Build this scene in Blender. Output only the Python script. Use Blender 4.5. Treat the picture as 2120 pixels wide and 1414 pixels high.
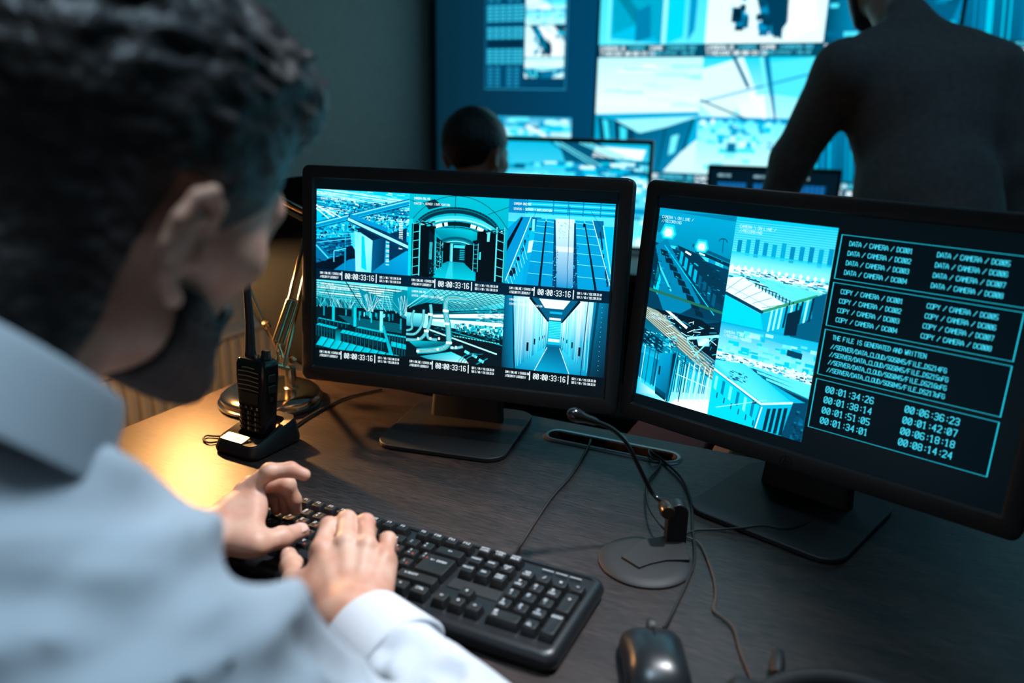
import bpy, math, random
import numpy as np
from mathutils import Vector, Matrix

# ------------------------------------------------------------------ camera, world, lights, exposure
PI = math.pi
DZ = 0.74                                   # desk top above the floor
RA = math.radians(25)                       # the camera looks 25 degrees left of the room axis
F_PX, PITCH, ROLL, CAM_H = 1654.11, 0.287881, 0.01988, 0.50755
CR, SR = math.cos(RA), math.sin(RA)
def W(x, y=None, z=None):
    """camera-aligned ground frame (y forward, z above desk top) -> room frame"""
    if y is None: x, y, z = x
    return Vector((x*CR - y*SR, x*SR + y*CR, z + DZ))
_f = np.array([0, math.cos(PITCH), -math.sin(PITCH)]); _u = np.array([0, math.sin(PITCH), math.cos(PITCH)]); _r = np.array([1., 0, 0])
_R = math.cos(ROLL)*_r + math.sin(ROLL)*_u; _U = -math.sin(ROLL)*_r + math.cos(ROLL)*_u
def _ray(px, py): return _f + _R*(px-1060)/F_PX - _U*(py-707)/F_PX
def at_z(px, py, z=0.0):
    d = _ray(px, py); return Vector(np.array([0, 0, CAM_H]) + d*((z-CAM_H)/d[2]))
def at_d(px, py, D):
    return Vector(np.array([0, 0, CAM_H]) + _ray(px, py)*D)
def dv(x, y, z=0.0):                         # direction to room frame
    return Vector((x*CR - y*SR, x*SR + y*CR, z))

scn = bpy.context.scene
for o in list(bpy.data.objects): bpy.data.objects.remove(o, do_unlink=True)
col = scn.collection
cam = bpy.data.cameras.new('camera'); cam_o = bpy.data.objects.new('camera', cam); col.objects.link(cam_o)
cr, cu, cf = dv(*_R), dv(*_U), dv(*_f)
cam_o.matrix_world = Matrix(((cr.x, cu.x, -cf.x, 0), (cr.y, cu.y, -cf.y, 0), (cr.z, cu.z, -cf.z, CAM_H+DZ), (0, 0, 0, 1)))
cam.sensor_width = 36; cam.lens = F_PX/2120*36; cam.clip_start = 0.02; cam.clip_end = 50
cam.dof.use_dof = True; cam.dof.focus_distance = 1.12; cam.dof.aperture_fstop = 2.5; cam.dof.aperture_blades = 0
scn.camera = cam_o
scn.view_settings.view_transform = 'Standard'; scn.view_settings.look = 'None'
scn.view_settings.exposure = 0.0; scn.view_settings.gamma = 1.0; scn.view_settings.use_curve_mapping = False

wd = bpy.data.worlds.new('world'); scn.world = wd; wd.use_nodes = True
wd.node_tree.nodes['Background'].inputs[0].default_value = (0.25, 0.62, 0.85, 1)
wd.node_tree.nodes['Background'].inputs[1].default_value = 0.02

def area(name, loc, target, sx, sy, power, color, spread=180):
    l = bpy.data.lights.new(name, 'AREA'); l.shape = 'RECTANGLE'; l.size = sx; l.size_y = sy
    l.energy = power; l.color = color; l.spread = math.radians(spread)
    o = bpy.data.objects.new(name, l); col.objects.link(o); o.location = loc
    o.rotation_euler = (Vector(target)-Vector(loc)).to_track_quat('-Z', 'Y').to_euler(); return o
# cool ceiling lamps over the near desk, outside the frame; then two added fills
sp = bpy.data.lights.new('ceiling_spot_light', 'SPOT'); sp.energy = 255.0; sp.color = (0.93, 0.95, 1.0); sp.spot_size = math.radians(27); sp.spot_blend = 1.0; sp.shadow_soft_size = 0.07
spo = bpy.data.objects.new('ceiling_spot_light', sp); col.objects.link(spo); spo.location = (0.12, 1.25, 2.60); spo.rotation_euler = (Vector((-0.40, 0.60, 0.78))-spo.location).to_track_quat('-Z', 'Y').to_euler()
area('overhead_light', (-0.25, 0.30, 2.65), (-0.38, 0.22, 0.9), 0.4, 0.4, 2.5, (0.58, 0.82, 1.0), 60)
area('rear_fill_light', (0.9, -1.2, 2.0), (-0.3, 0.35, 1.0), 0.6, 0.5, 0.10, (1.0, 0.62, 0.45), 110)  # weak warm fill added behind the camera, not a lamp of the room
area('ambient_fill_light', (0.5, 1.7, 2.65), (0.4, 1.9, 0.0), 1.6, 0.8, 3.6, (0.26, 0.62, 0.95))  # broad teal fill added to lift the shadows, no fixture there
# warm light of the desk lamp bulb (its shade is behind the man's head)
LAMP = W(-0.61, 1.40, 0.26)
bl = bpy.data.lights.new('bulb_light', 'POINT'); bl.energy = 23.0; bl.color = (1.0, 0.50, 0.17); bl.shadow_soft_size = 0.012
blo = bpy.data.objects.new('bulb_light', bl); col.objects.link(blo); blo.location = LAMP

# ------------------------------------------------------------------ materials
MATS = {}
def mat(name, base=(0.5, 0.5, 0.5), rough=0.5, metal=0.0, spec=0.5, sheen=0, sss=0, coat=0, emit=None, es=1.0):
    if name in MATS: return MATS[name]
    m = bpy.data.materials.new(name); m.use_nodes = True; b = m.node_tree.nodes['Principled BSDF']
    b.inputs['Base Color'].default_value = (*base, 1); b.inputs['Roughness'].default_value = rough
    b.inputs['Metallic'].default_value = metal; b.inputs['Specular IOR Level'].default_value = spec
    if sheen: b.inputs['Sheen Weight'].default_value = sheen
    if coat: b.inputs['Coat Weight'].default_value = coat
    if sss:
        b.inputs['Subsurface Weight'].default_value = sss; b.inputs['Subsurface Radius'].default_value = (0.008, 0.003, 0.0015)
        b.inputs['Subsurface Scale'].default_value = 1.0
    if emit: b.inputs['Emission Color'].default_value = (*emit, 1); b.inputs['Emission Strength'].default_value = es
    MATS[name] = m; return m
def nodes(m):
    nt = m.node_tree; return nt, nt.nodes['Principled BSDF'], nt.nodes.new, nt.links.new
def noisy(m, scale, c1, c2, bump=0.0, dist=0.001, vec=(1, 1, 1), detail=6, rough=None, coord='Object'):
    nt, b, N, L = nodes(m)
    tc = N('ShaderNodeTexCoord'); mp = N('ShaderNodeMapping'); mp.inputs['Scale'].default_value = vec
    L(tc.outputs[coord], mp.inputs[0]); n = N('ShaderNodeTexNoise'); n.inputs['Scale'].default_value = scale; n.inputs['Detail'].default_value = detail
    L(mp.outputs[0], n.inputs['Vector'])
    r = N('ShaderNodeValToRGB'); r.color_ramp.elements[0].position = 0.3; r.color_ramp.elements[1].position = 0.7
    r.color_ramp.elements[0].color = (*c1, 1); r.color_ramp.elements[1].color = (*c2, 1)
    L(n.outputs[0], r.inputs[0]); L(r.outputs[0], b.inputs['Base Color'])
    if bump:
        bp = N('ShaderNodeBump'); bp.inputs['Strength'].default_value = bump; bp.inputs['Distance'].default_value = dist
        L(n.outputs[0], bp.inputs['Height']); L(bp.outputs[0], b.inputs['Normal'])
    if rough:
        mr = N('ShaderNodeMapRange'); mr.inputs['To Min'].default_value = rough[0]; mr.inputs['To Max'].default_value = rough[1]
        L(n.outputs[0], mr.inputs[0]); L(mr.outputs[0], b.inputs['Roughness'])
    return m
M_BEZEL = noisy(mat('monitor_plastic', (0.03, 0.03, 0.033), 0.42), 900, (0.024, 0.025, 0.027), (0.033, 0.034, 0.036), 0.15, 0.0002)
M_BLACK = mat('black_plastic', (0.012, 0.012, 0.013), 0.4)
M_MATTE = mat('matte_black', (0.014, 0.015, 0.017), 0.6)
M_GLOSSB = mat('gloss_black', (0.008, 0.008, 0.009), 0.16)
M_BASE = noisy(mat('stand_metal', (0.05, 0.05, 0.054), 0.5, 0.3), 1200, (0.020, 0.020, 0.022), (0.032, 0.032, 0.034), 0.2, 0.0002)
M_DESK = mat('wenge_laminate', (0.02, 0.014, 0.012), 0.35)
def desk_nodes():
    nt, b, N, L = nodes(M_DESK)
    tc = N('ShaderNodeTexCoord'); mp = N('ShaderNodeMapping'); mp.inputs['Scale'].default_value = (42, 680, 42); L(tc.outputs['Object'], mp.inputs[0])
    n = N('ShaderNodeTexNoise'); n.inputs['Scale'].default_value = 1.0; n.inputs['Detail'].default_value = 5; n.inputs['Distortion'].default_value = 0.6; L(mp.outputs[0], n.inputs['Vector'])
    mp2 = N('ShaderNodeMapping'); mp2.inputs['Scale'].default_value = (2.2, 34, 10); L(tc.outputs['Object'], mp2.inputs[0])
    n2 = N('ShaderNodeTexNoise'); n2.inputs['Scale'].default_value = 1.0; n2.inputs['Detail'].default_value = 4; L(mp2.outputs[0], n2.inputs['Vector'])
    r = N('ShaderNodeValToRGB'); e = r.color_ramp.elements; e[0].position = 0.38; e[1].position = 0.64
    e[0].color = (0.008, 0.0055, 0.0055, 1); e[1].color = (0.050, 0.035, 0.033, 1)
    L(n.outputs[0], r.inputs[0])
    r2 = N('ShaderNodeValToRGB'); e = r2.color_ramp.elements; e[0].position = 0.3; e[1].position = 0.7
    e[0].color = (0.65, 0.62, 0.62, 1); e[1].color = (1.2, 1.15, 1.12, 1); L(n2.outputs[0], r2.inputs[0])
    mx = N('ShaderNodeMix'); mx.data_type = 'RGBA'; mx.blend_type = 'MULTIPLY'; mx.inputs[0].default_value = 1
    L(r.outputs[0], mx.inputs[6]); L(r2.outputs[0], mx.inputs[7]); L(mx.outputs[2], b.inputs['Base Color'])
    bp = N('ShaderNodeBump'); bp.inputs['Strength'].default_value = 0.55; bp.inputs['Distance'].default_value = 0.0005
    L(n.outputs[0], bp.inputs['Height']); L(bp.outputs[0], b.inputs['Normal'])
    mr = N('ShaderNodeMapRange'); mr.inputs['To Min'].default_value = 0.52; mr.inputs['To Max'].default_value = 0.36; L(n.outputs[0], mr.inputs[0]); L(mr.outputs[0], b.inputs['Roughness'])
desk_nodes()
M_SCREEN = mat('screen_image', (0.005, 0.006, 0.007), 0.35)
def scr_nodes():
    nt, b, N, L = nodes(M_SCREEN)
    a = N('ShaderNodeVertexColor'); a.layer_name = 'Col'
    L(a.outputs[0], b.inputs['Emission Color']); b.inputs['Emission Strength'].default_value = 1.25; b.inputs['Specular IOR Level'].default_value = 0.12
scr_nodes()
M_OFF = mat('screen_black', (0.003, 0.005, 0.007), 0.3, spec=0.2, emit=(0.001, 0.0045, 0.007), es=1.0)
M_GOLD = mat('brass_lamp', (0.78, 0.6, 0.38), 0.22, 1.0)
M_CHROME = mat('chrome', (0.7, 0.66, 0.6), 0.12, 1.0)
M_SKIN = mat('skin', (0.55, 0.32, 0.23), 0.52, sss=0.25)
def skin_nodes():
    nt, b, N, L = nodes(M_SKIN)
    tc = N('ShaderNodeTexCoord'); n = N('ShaderNodeTexNoise'); n.inputs['Scale'].default_value = 38; n.inputs['Detail'].default_value = 4; L(tc.outputs['Object'], n.inputs['Vector'])
    r = N('ShaderNodeValToRGB'); r.color_ramp.elements[0].position = 0.32; r.color_ramp.elements[1].position = 0.68
    r.color_ramp.elements[0].color = (0.52, 0.245, 0.165, 1); r.color_ramp.elements[1].color = (0.60, 0.36, 0.265, 1); L(n.outputs[0], r.inputs[0]); L(r.outputs[0], b.inputs['Base Color'])
    n2 = N('ShaderNodeTexNoise'); n2.inputs['Scale'].default_value = 420; n2.inputs['Detail'].default_value = 3; L(tc.outputs['Object'], n2.inputs['Vector'])
    bp = N('ShaderNodeBump'); bp.inputs['Strength'].default_value = 0.25; bp.inputs['Distance'].default_value = 0.0006; L(n2.outputs[0], bp.inputs['Height']); L(bp.outputs[0], b.inputs['Normal'])
skin_nodes()
M_NAIL = mat('fingernail', (0.72, 0.42, 0.34), 0.25)
M_SHIRT = noisy(mat('pale_blue_shirt', (0.55, 0.6, 0.66), 0.8), 1400, (0.50, 0.54, 0.60), (0.58, 0.62, 0.67), 0.2, 0.0003)
M_CUFF = noisy(mat('white_shirt_cuff', (0.7, 0.7, 0.72), 0.75, sheen=0.2), 1400, (0.60, 0.62, 0.65), (0.70, 0.71, 0.73), 0.15, 0.0003)
M_HAIR = noisy(mat('dark_hair', (0.012, 0.010, 0.010), 0.42), 90, (0.008, 0.007, 0.008), (0.035, 0.028, 0.027), 0.7, 0.006, detail=8)
M_BEARD = noisy(mat('dark_beard', (0.012, 0.010, 0.010), 0.7), 300, (0.006, 0.005, 0.005), (0.03, 0.02, 0.018), 0.6, 0.002)
M_BROWN = noisy(mat('brown_shirt', (0.10, 0.075, 0.07), 0.85, sheen=0.1), 60, (0.17, 0.135, 0.125), (0.23, 0.18, 0.165), 0.1, 0.004)
M_NAVY = mat('dark_clothes', (0.009, 0.011, 0.015), 0.8)
M_CHAIR = mat('chair_fabric', (0.006, 0.008, 0.011), 0.9, spec=0.08)
M_WALL = noisy(mat('plaster_wall', (0.4, 0.38, 0.35), 0.8), 25, (0.54, 0.48, 0.42), (0.60, 0.54, 0.48), 0.08, 0.002)
M_BWALL = noisy(mat('dark_blue_wall', (0.05, 0.12, 0.18), 0.7), 25, (0.040, 0.11, 0.17), (0.05, 0.125, 0.19))
M_FLOOR = noisy(mat('dark_floor', (0.06, 0.05, 0.045), 0.4), 6, (0.05, 0.04, 0.035), (0.08, 0.06, 0.05), 0.1, 0.001, (1, 8, 1))
M_CEIL = mat('ceiling_paint', (0.35, 0.36, 0.37), 0.9)
M_LEG = mat('white_print', (0.75, 0.8, 0.85), 0.5)
M_ORL = mat('red_print', (0.5, 0.09, 0.05), 0.5)
M_RUB = mat('black_rubber', (0.012, 0.012, 0.012), 0.55)
M_RADP = mat('white_enamel', (0.6, 0.57, 0.52), 0.45)

# ------------------------------------------------------------------ mesh helpers
def tag(o, label=None, cat=None, group=None, kind=None):
    if label: o['label'] = label
    if cat: o['category'] = cat
    if group: o['group'] = group
    if kind: o['kind'] = kind
    return o
def thing(name, label, cat, loc=(0, 0, 0), rz=0.0, group=None, rot=None):
    o = bpy.data.objects.new(name, None); o.empty_display_size = 0.02; col.objects.link(o)
    o.location = loc; o.rotation_euler = rot if rot else (0, 0, rz)
    o['M'] = 0; del o['M']
    return tag(o, label, cat, group)
class MB:
    def __init__(s): s.v = []; s.f = []; s.m = []; s.c = []
    def add(s, vs, fs, mi=0, cols=None):
        k = len(s.v); s.v += [tuple(v) for v in vs]
        for f in fs: s.f.append(tuple(i+k for i in f)); s.m.append(mi)
        if cols is not None: s.c += cols
    def box(s, c, d, mi=0, M=None):
        vs = [Vector((c[0]+sx*d[0]/2, c[1]+sy*d[1]/2, c[2]+sz*d[2]/2)) for sx in (-1, 1) for sy in (-1, 1) for sz in (-1, 1)]
        if M: vs = [M @ v for v in vs]
        s.add(vs, [(0, 1, 3, 2), (4, 6, 7, 5), (0, 4, 5, 1), (2, 3, 7, 6), (0, 2, 6, 4), (1, 5, 7, 3)], mi)
    def loft(s, rings, mi=0, cap=True, closed=True):
        n = len(rings[0]); vs = [v for r in rings for v in r]; fs = []
        for i in range(len(rings)-1):
            for j in range(n if closed else n-1):
                a, b = i*n+j, i*n+(j+1) % n; fs.append((a, b, b+n, a+n))
        if cap: fs.append(tuple(range(n))[::-1]); fs.append(tuple(range((len(rings)-1)*n, len(rings)*n)))
        s.add(vs, fs, mi)
    def prism(s, pts, z0, z1, mi=0, M=None):
        r = [[Vector((x, y, z)) for x, y in pts] for z in (z0, z1)]
        if M: r = [[M @ v for v in q] for q in r]
        s.loft(r, mi)
    def tube(s, path, rad, n=10, mi=0, flat=1.0):
        P = [Vector(p) for p in path]; rs = rad if isinstance(rad, (list, tuple)) else [rad]*len(P)
        rings = []; t = (P[1]-P[0]).normalized(); a = t.orthogonal().normalized()
        if abs(t.z) < 0.9: a = Vector((0, 0, 1)) - t*t.z; a.normalize()
        for i, p in enumerate(P):
            t = (P[min(i+1, len(P)-1)]-P[max(i-1, 0)]).normalized(); a = (a - t*a.dot(t)).normalized(); b = t.cross(a)
            rings.append([p + (a*math.cos(2*PI*k/n)*flat + b*math.sin(2*PI*k/n))*rs[i] for k in range(n)])
        s.loft(rings, mi)
    def lathe(s, prof, n=40, M=None, mi=0):
        rings = [[Vector((r*math.cos(2*PI*k/n), r*math.sin(2*PI*k/n), z)) for k in range(n)] for r, z in prof]
        if M: rings = [[M @ v for v in r] for r in rings]
        s.loft(rings, mi)
    def build(s, name, mats, parent=None, bevel=0, seg=2, smooth=True, sub=0, label=None):
        if not isinstance(mats, (list, tuple)): mats = [mats]
        me = bpy.data.meshes.new(name); me.from_pydata(s.v, [], s.f)
        for m in mats: me.materials.append(m)
        if any(s.m): me.polygons.foreach_set('material_index', s.m)
        if s.c:
            ca = me.color_attributes.new('Col', 'FLOAT_COLOR', 'POINT')
            ca.data.foreach_set('color', [x for c in s.c for x in (*c[:3], 1.0)])
        me.update(); o = bpy.data.objects.new(name, me); col.objects.link(o)
        if smooth:
            me.polygons.foreach_set('use_smooth', [True]*len(me.polygons))
            me.set_sharp_from_angle(angle=math.radians(38))
        if bevel:
            b = o.modifiers.new('b', 'BEVEL'); b.width = bevel; b.segments = seg; b.limit_method = 'ANGLE'; b.angle_limit = math.radians(40); b.harden_normals = False
        if sub:
            q = o.modifiers.new('s', 'SUBSURF'); q.levels = sub; q.render_levels = sub
        if parent: o.parent = parent
        if label: o['label'] = label
        return o
def rel(root, pts):                          # camera-ground-frame points -> local to an unrotated root
    L0 = Vector(root.location); return [W(p)-L0 for p in pts]
def rrect(w, d, r, n=6, cx=0, cy=0):
    out = []
    for sx, sy, a0 in ((1, 1, 0), (-1, 1, 90), (-1, -1, 180), (1, -1, 270)):
        for k in range(n+1):
            a = math.radians(a0+90*k/n); out.append((cx+sx*(w/2-r)+r*math.cos(a), cy+sy*(d/2-r)+r*math.sin(a)))
    return out
def copy_thing(o, parent=None):
    c = o.copy(); col.objects.link(c)
    if parent: c.parent = parent
    for ch in list(o.children): copy_thing(ch, c)
    return c
def smooth_path(P, n=8):
    P = [Vector(p) for p in P]; out = []
    for i in range(len(P)-1):
        p0, p1, p2, p3 = P[max(i-1, 0)], P[i], P[i+1], P[min(i+2, len(P)-1)]
        for k in range(n):
            t = k/n; out.append(0.5*((2*p1)+(p2-p0)*t+(2*p0-5*p1+4*p2-p3)*t*t+(3*p1-p0-3*p2+p3)*t**3))
    return out+[P[-1]]

# ------------------------------------------------------------------ stroke font and screen drawing
GL = {'A': '00 24 46 26 06|', }
FONT = {
'A': '00 03 26 43 40|02 42', 'B': '00 06 36 45 44 33 03|33 42 41 30 00', 'C': '45 36 16 05 01 10 30 41', 'D': '00 06 26 44 42 20 00', 'E': '46 06 00 40|03 33',
'F': '46 06 00|03 33', 'G': '45 36 16 05 01 10 30 41 43 23', 'H': '00 06|40 46|03 43', 'I': '20 26', 'J': '46 41 30 10 01', 'K': '00 06|46 03 40', 'L': '06 00 40',
'M': '00 06 23 46 40', 'N': '00 06 40 46', 'O': '01 05 16 36 45 41 30 10 01', 'P': '00 06 36 45 44 33 03', 'Q': '01 05 16 36 45 41 30 10 01|22 40', 'R': '00 06 36 45 44 33 03|23 40',
'S': '45 36 16 05 04 13 33 42 41 30 10 01', 'T': '06 46|26 20', 'U': '06 01 10 30 41 46', 'V': '06 20 46', 'W': '06 10 24 30 46', 'X': '00 46|06 40', 'Y': '06 23 46|23 20', 'Z': '06 46 00 40',
'0': '01 05 16 36 45 41 30 10 01|11 35', '1': '05 26 20|10 30', '2': '05 16 36 45 44 00 40', '3': '05 16 36 45 44 33 13|33 42 41 30 10 01', '4': '30 36 02 42', '5': '46 06 03 33 42 41 30 00',
'6': '45 36 16 05 01 10 30 41 42 33 03', '7': '06 46 20', '8': '13 04 05 16 36 45 44 33 13 02 01 10 30 41 42 33', '9': '43 13 04 05 16 36 45 41 30 10 01',
':': '21 22|24 25', '/': '00 46', '\\': '06 40', '_': '00 40', '-': '03 43', '|': '20 26', '.': '20 21', '+': '03 43|21 25', '*': '01 45|05 41|03 43', 'p': '00 04 34 43 41 30 01', '<': '45 03 41', '=': '02 42|04 44',
"'": '26 24', ',': '21 10', '>': '05 43 01', '^': '02 25 42|25 20', 'v': '04 21 44|21 26', '{': '43 03|14 03 12', '}': '03 43|34 43 32', 'h': '00 06|03 13 33 42 40', '#': '00 06 46 40 00|03 43|20 26'}
def srgb(c):
    return tuple((x/255/12.92 if x <= 10 else ((x/255+0.055)/1.055)**2.4) for x in c)
def ramp(stops):
    st = [(t, srgb(c)) for t, c in stops]
    def f(t):
        t = max(0, min(1, t))
        for (a, ca), (b, cb) in zip(st, st[1:]):
            if t <= b: k = (t-a)/(b-a); return tuple(x+(y-x)*k for x, y in zip(ca, cb))
        return st[-1][1]
    return f
CY = ramp([(0, (2, 14, 24)), (0.25, (0, 66, 98)), (0.5, (0, 146, 196)), (0.72, (0, 212, 242)), (0.88, (120, 244, 255)), (1, (238, 255, 255))])
BL = ramp([(0, (2, 18, 36)), (0.25, (0, 66, 112)), (0.5, (0, 145, 205)), (0.72, (0, 208, 246)), (0.88, (125, 240, 255)), (1, (235, 254, 255))])
TE = ramp([(0, (3, 14, 22)), (0.25, (0, 62, 82)), (0.5, (0, 146, 172)), (0.72, (0, 210, 228)), (0.88, (130, 244, 250)), (1, (240, 255, 253))])
class Draw:
    """flat picture built from coloured polygons, u right, v down, both 0..1, clipped to the picture"""
    def __init__(s, x0, y0, w, h, pal=CY, z=0.0, dz=2.5e-5):
        s.mb = MB(); s.x0, s.y0, s.w, s.h, s.pal, s.z, s.dz = x0, y0, w, h, pal, z, dz
        s.clip = (0, 0, 1, 1); s.T = None
    def up(s, k=1): s.z += s.dz*k
    def _c(s, c): return s.pal(c) if isinstance(c, (int, float)) else c
    def poly(s, pts, c, c2=None):
        """c: one tone/colour, or a list of one per point"""
        cs = [s._c(x) for x in c] if isinstance(c, list) else [s._c(c)]*len(pts)
        if s.T: pts = [s.T(*p) for p in pts]
        P = [(*p, *q) for p, q in zip(pts, cs)]
        a, b, c_, d = s.clip
        for ax, lim, sg in ((0, a, 1), (0, c_, -1), (1, b, 1), (1, d, -1)):
            out = []
            for i in range(len(P)):
                p, q = P[i-1], P[i]; ip, iq = (p[ax]-lim)*sg >= 0, (q[ax]-lim)*sg >= 0
                if ip != iq:
                    t = (lim-p[ax])/(q[ax]-p[ax]); out.append(tuple(x+(y-x)*t for x, y in zip(p, q)))
                if iq: out.append(q)
            P = out
            if len(P) < 3: return
        ar = sum(P[i-1][0]*P[i][1]-P[i][0]*P[i-1][1] for i in range(len(P)))
        if ar > 0: P = P[::-1]                # face the viewer (v is down)
        s.mb.add([(s.x0+p[0]*s.w, s.y0-p[1]*s.h, s.z) for p in P], [tuple(range(len(P)))], 0, [p[2:5] for p in P])
    def rect(s, u0, v0, u1, v1, c):
        if isinstance(c, list) and len(c) == 2: c = [c[0], c[0], c[1], c[1]]
        s.poly([(u0, v0), (u1, v0), (u1, v1), (u0, v1)], c)
    def line(s, u0, v0, u1, v1, t, c, t2=None):
        """t: thickness as share of picture height"""
        A = s.h/s.w; dx, dy = (u1-u0)/A, v1-v0; L = math.hypot(dx, dy) or 1e-9; nx, ny = -dy/L*A, dx/L; t2 = t if t2 is None else t2
        s.poly([(u0+nx*t/2, v0+ny*t/2), (u1+nx*t2/2, v1+ny*t2/2), (u1-nx*t2/2, v1-ny*t2/2), (u0-nx*t/2, v0-ny*t/2)], c)
    def arc(s, cu, cv, ru, rv, a0, a1, t, c, n=24):
        p = [(cu+ru*math.cos(math.radians(a0+(a1-a0)*k/n)), cv-rv*math.sin(math.radians(a0+(a1-a0)*k/n))) for k in range(n+1)]
        for a, b in zip(p, p[1:]): s.line(*a, *b, t, c)
    def noise(s, u0, v0, u1, v1, n, w, h, tones, rnd, sl=0.0, persp=None):
        for _ in range(n):
            u, v = rnd.uniform(u0, u1), rnd.uniform(v0, v1); k = 1 if persp is None else persp(v)
            a, b = w*rnd.uniform(0.3, 1)*k, h*rnd.uniform(0.3, 1)*k; t = rnd.uniform(*tones); z = s.z; s.z += s.dz*rnd.random()*4
            s.poly([(u, v), (u+a, v+a*sl), (u+a, v+a*sl+b), (u, v+b)], t); s.z = z
        s.up(4.2)
    def text(s, txt, u, v, h, c, wt=0.13, asp=0.62, sp=1.32, A=None):
        """h: cap height as share of picture height"""
        A = A or s.h/s.w; cw = h*asp*A
        for ch in txt:
            g = FONT.get(ch)
            if g:
                for st in g.split('|'):
                    q = [(u+int(a[0])/4*cw, v+h*(1-int(a[1])/6)) for a in st.split()]
                    for a, b in zip(q, q[1:]): 
                        ex = (b[0]-a[0])*0.06, (b[1]-a[1])*0.06
                        s.line(a[0]-ex[0], a[1]-ex[1], b[0]+ex[0], b[1]+ex[1], h*wt, c)
            u += cw*sp*(1 if ch not in ' :|.' else 0.8)
        return u
    def build(s, name, parent): return s.mb.build(name, M_SCREEN, parent, smooth=False)
# ------------------------------------------------------------------ room
def struct(name, mb, m, bevel=0): return tag(mb.build(name, m, None, bevel), kind='structure')
XL, XR, YB, YF, HC = -2.17, 3.2, 3.62, -1.6, 2.75
b = MB(); b.box(((XL+XR)/2, (YB+YF)/2, -0.05), (XR-XL+0.2, YB-YF+0.2, 0.1)); struct('floor', b, M_FLOOR)
b = MB(); b.box(((XL+XR)/2, (YB+YF)/2, HC+0.05), (XR-XL+0.2, YB-YF+0.2, 0.1)); struct('ceiling', b, M_CEIL)
b = MB(); b.box((XL-0.05, (YB+YF)/2, HC/2), (0.1, YB-YF+0.2, HC)); struct('wall_left', b, M_WALL)
b = MB(); b.box((XR+0.05, (YB+YF)/2, HC/2), (0.1, YB-YF+0.2, HC)); struct('wall_right', b, M_WALL)
b = MB(); b.box(((XL+XR)/2, YB+0.05, HC/2), (XR-XL, 0.1, HC)); struct('wall_back', b, M_BWALL)
b = MB(); b.box(((XL+XR)/2, YF-0.05, HC/2), (XR-XL, 0.1, HC)); struct('wall_front', b, M_WALL)
b = MB(); b.box(((XL+XR)/2, YB-0.008, 0.04), (XR-XL-0.04, 0.014, 0.08)); struct('baseboard_back', b, M_NAVY)
b = MB(); b.box((XL+0.008, (YB+YF)/2, 0.04), (0.014, YB-YF-0.04, 0.08)); struct('baseboard_left', b, M_WALL)

# radiator under the left wall
R = thing('radiator', 'cream panel radiator on the left wall beyond the desk corner', 'radiator', (XL, 2.0, 0))
b = MB()
for k in range(26):
    y = -0.62+k*0.05; b.box((0.075, y, 0.25), (0.05, 0.036, 0.34))
b.build('fin_panel', M_RADP, R, 0.008)
b = MB(); b.box((0.06, 0, 0.438), (0.09, 1.32, 0.02)); b.build('top_grille', M_RADP, R, 0.004)
for y in (-0.6, 0.6):
    b = MB(); b.tube([(0.075, y, 0.0), (0.075, y, 0.10)], 0.01); b.build('pipe', M_RADP, R)
for y in (-0.2, -0.1):
    b = MB(); b.lathe([(0.0, 0.0), (0.022, 0.0), (0.026, 0.01), (0.024, 0.05), (0.0, 0.055)], 20, Matrix.Translation((0.1, y, 0.225)) @ Matrix.Rotation(PI/2, 4, 'Y'))
    b.build('valve_knob', M_NAVY, R, label='dark knob')

# ------------------------------------------------------------------ near desk
DX0, DX1, DY0, DY1 = -1.06, 0.75, 0.36, 1.168
D = thing('desk', 'dark wood grained office desk in the foreground holding the two monitors', 'desk', ((DX0+DX1)/2, (DY0+DY1)/2, 0))
hx, hy = (DX1-DX0)/2, (DY1-DY0)/2
SX, SY, SW, SD = -0.343-(DX0+DX1)/2, 1.108-(DY0+DY1)/2, 0.205, 0.030     # cable slot
b = MB()
def slab(x0, x1, y0, y1): b.box(((x0+x1)/2, (y0+y1)/2, DZ-0.0125), (x1-x0, y1-y0, 0.025))
slot = rrect(SW, SD, SD/2-0.0005, 8, SX, SY)
# top with a hole: ring between slot outline and outer rectangle
def ring_top():
    outer = []
    n = len(slot)
    for (x, y) in slot:
        a = math.atan2((y-SY)/hy, (x-SX)/hx*1.0); dx, dy = math.cos(a), math.sin(a)
        tx = ((hx-SX) if dx > 0 else (-hx-SX))/dx/1.0 if abs(dx) > 1e-9 else 1e9
        ty = ((hy-SY) if dy > 0 else (-hy-SY))/dy if abs(dy) > 1e-9 else 1e9
        t = min(tx, ty); outer.append((SX+dx*t, SY+dy*t))
    return outer
outer = ring_top()
corners = [(hx, hy), (-hx, hy), (-hx, -hy), (hx, -hy)]
# a frame of four slabs around the slot rectangle and the slot's round ends
x0, x1, y0, y1 = SX-SW/2, SX+SW/2, SY-SD/2, SY+SD/2
slab(-hx, hx, -hy, y0); slab(-hx, hx, y1, hy); slab(-hx, x0, y0, y1); slab(x1, hx, y0, y1)
b.build('desk_top', M_DESK, D)
b = MB()
g0 = rrect(SW+0.022, SD+0.022, (SD+0.022)/2-0.0005, 8, SX, SY); g1 = rrect(SW+0.004, SD+0.004, (SD+0.004)/2-0.0005, 8, SX, SY); g2 = rrect(SW-0.002, SD-0.002, (SD-0.002)/2-0.0005, 8, SX, SY)
b.loft([[Vector((x, y, DZ+0.0003)) for x, y in g0], [Vector((x, y, DZ+0.0022)) for x, y in rrect(SW+0.016, SD+0.016, (SD+0.016)/2-0.0005, 8, SX, SY)], [Vector((x, y, DZ+0.0022)) for x, y in g1], [Vector((x, y, DZ-0.02)) for x, y in g2]], cap=False)
b.build('cable_grommet', mat('grommet_metal', (0.25, 0.25, 0.26), 0.35, 0.8), D, label='grey metal rim of the oblong cable opening')
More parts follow.
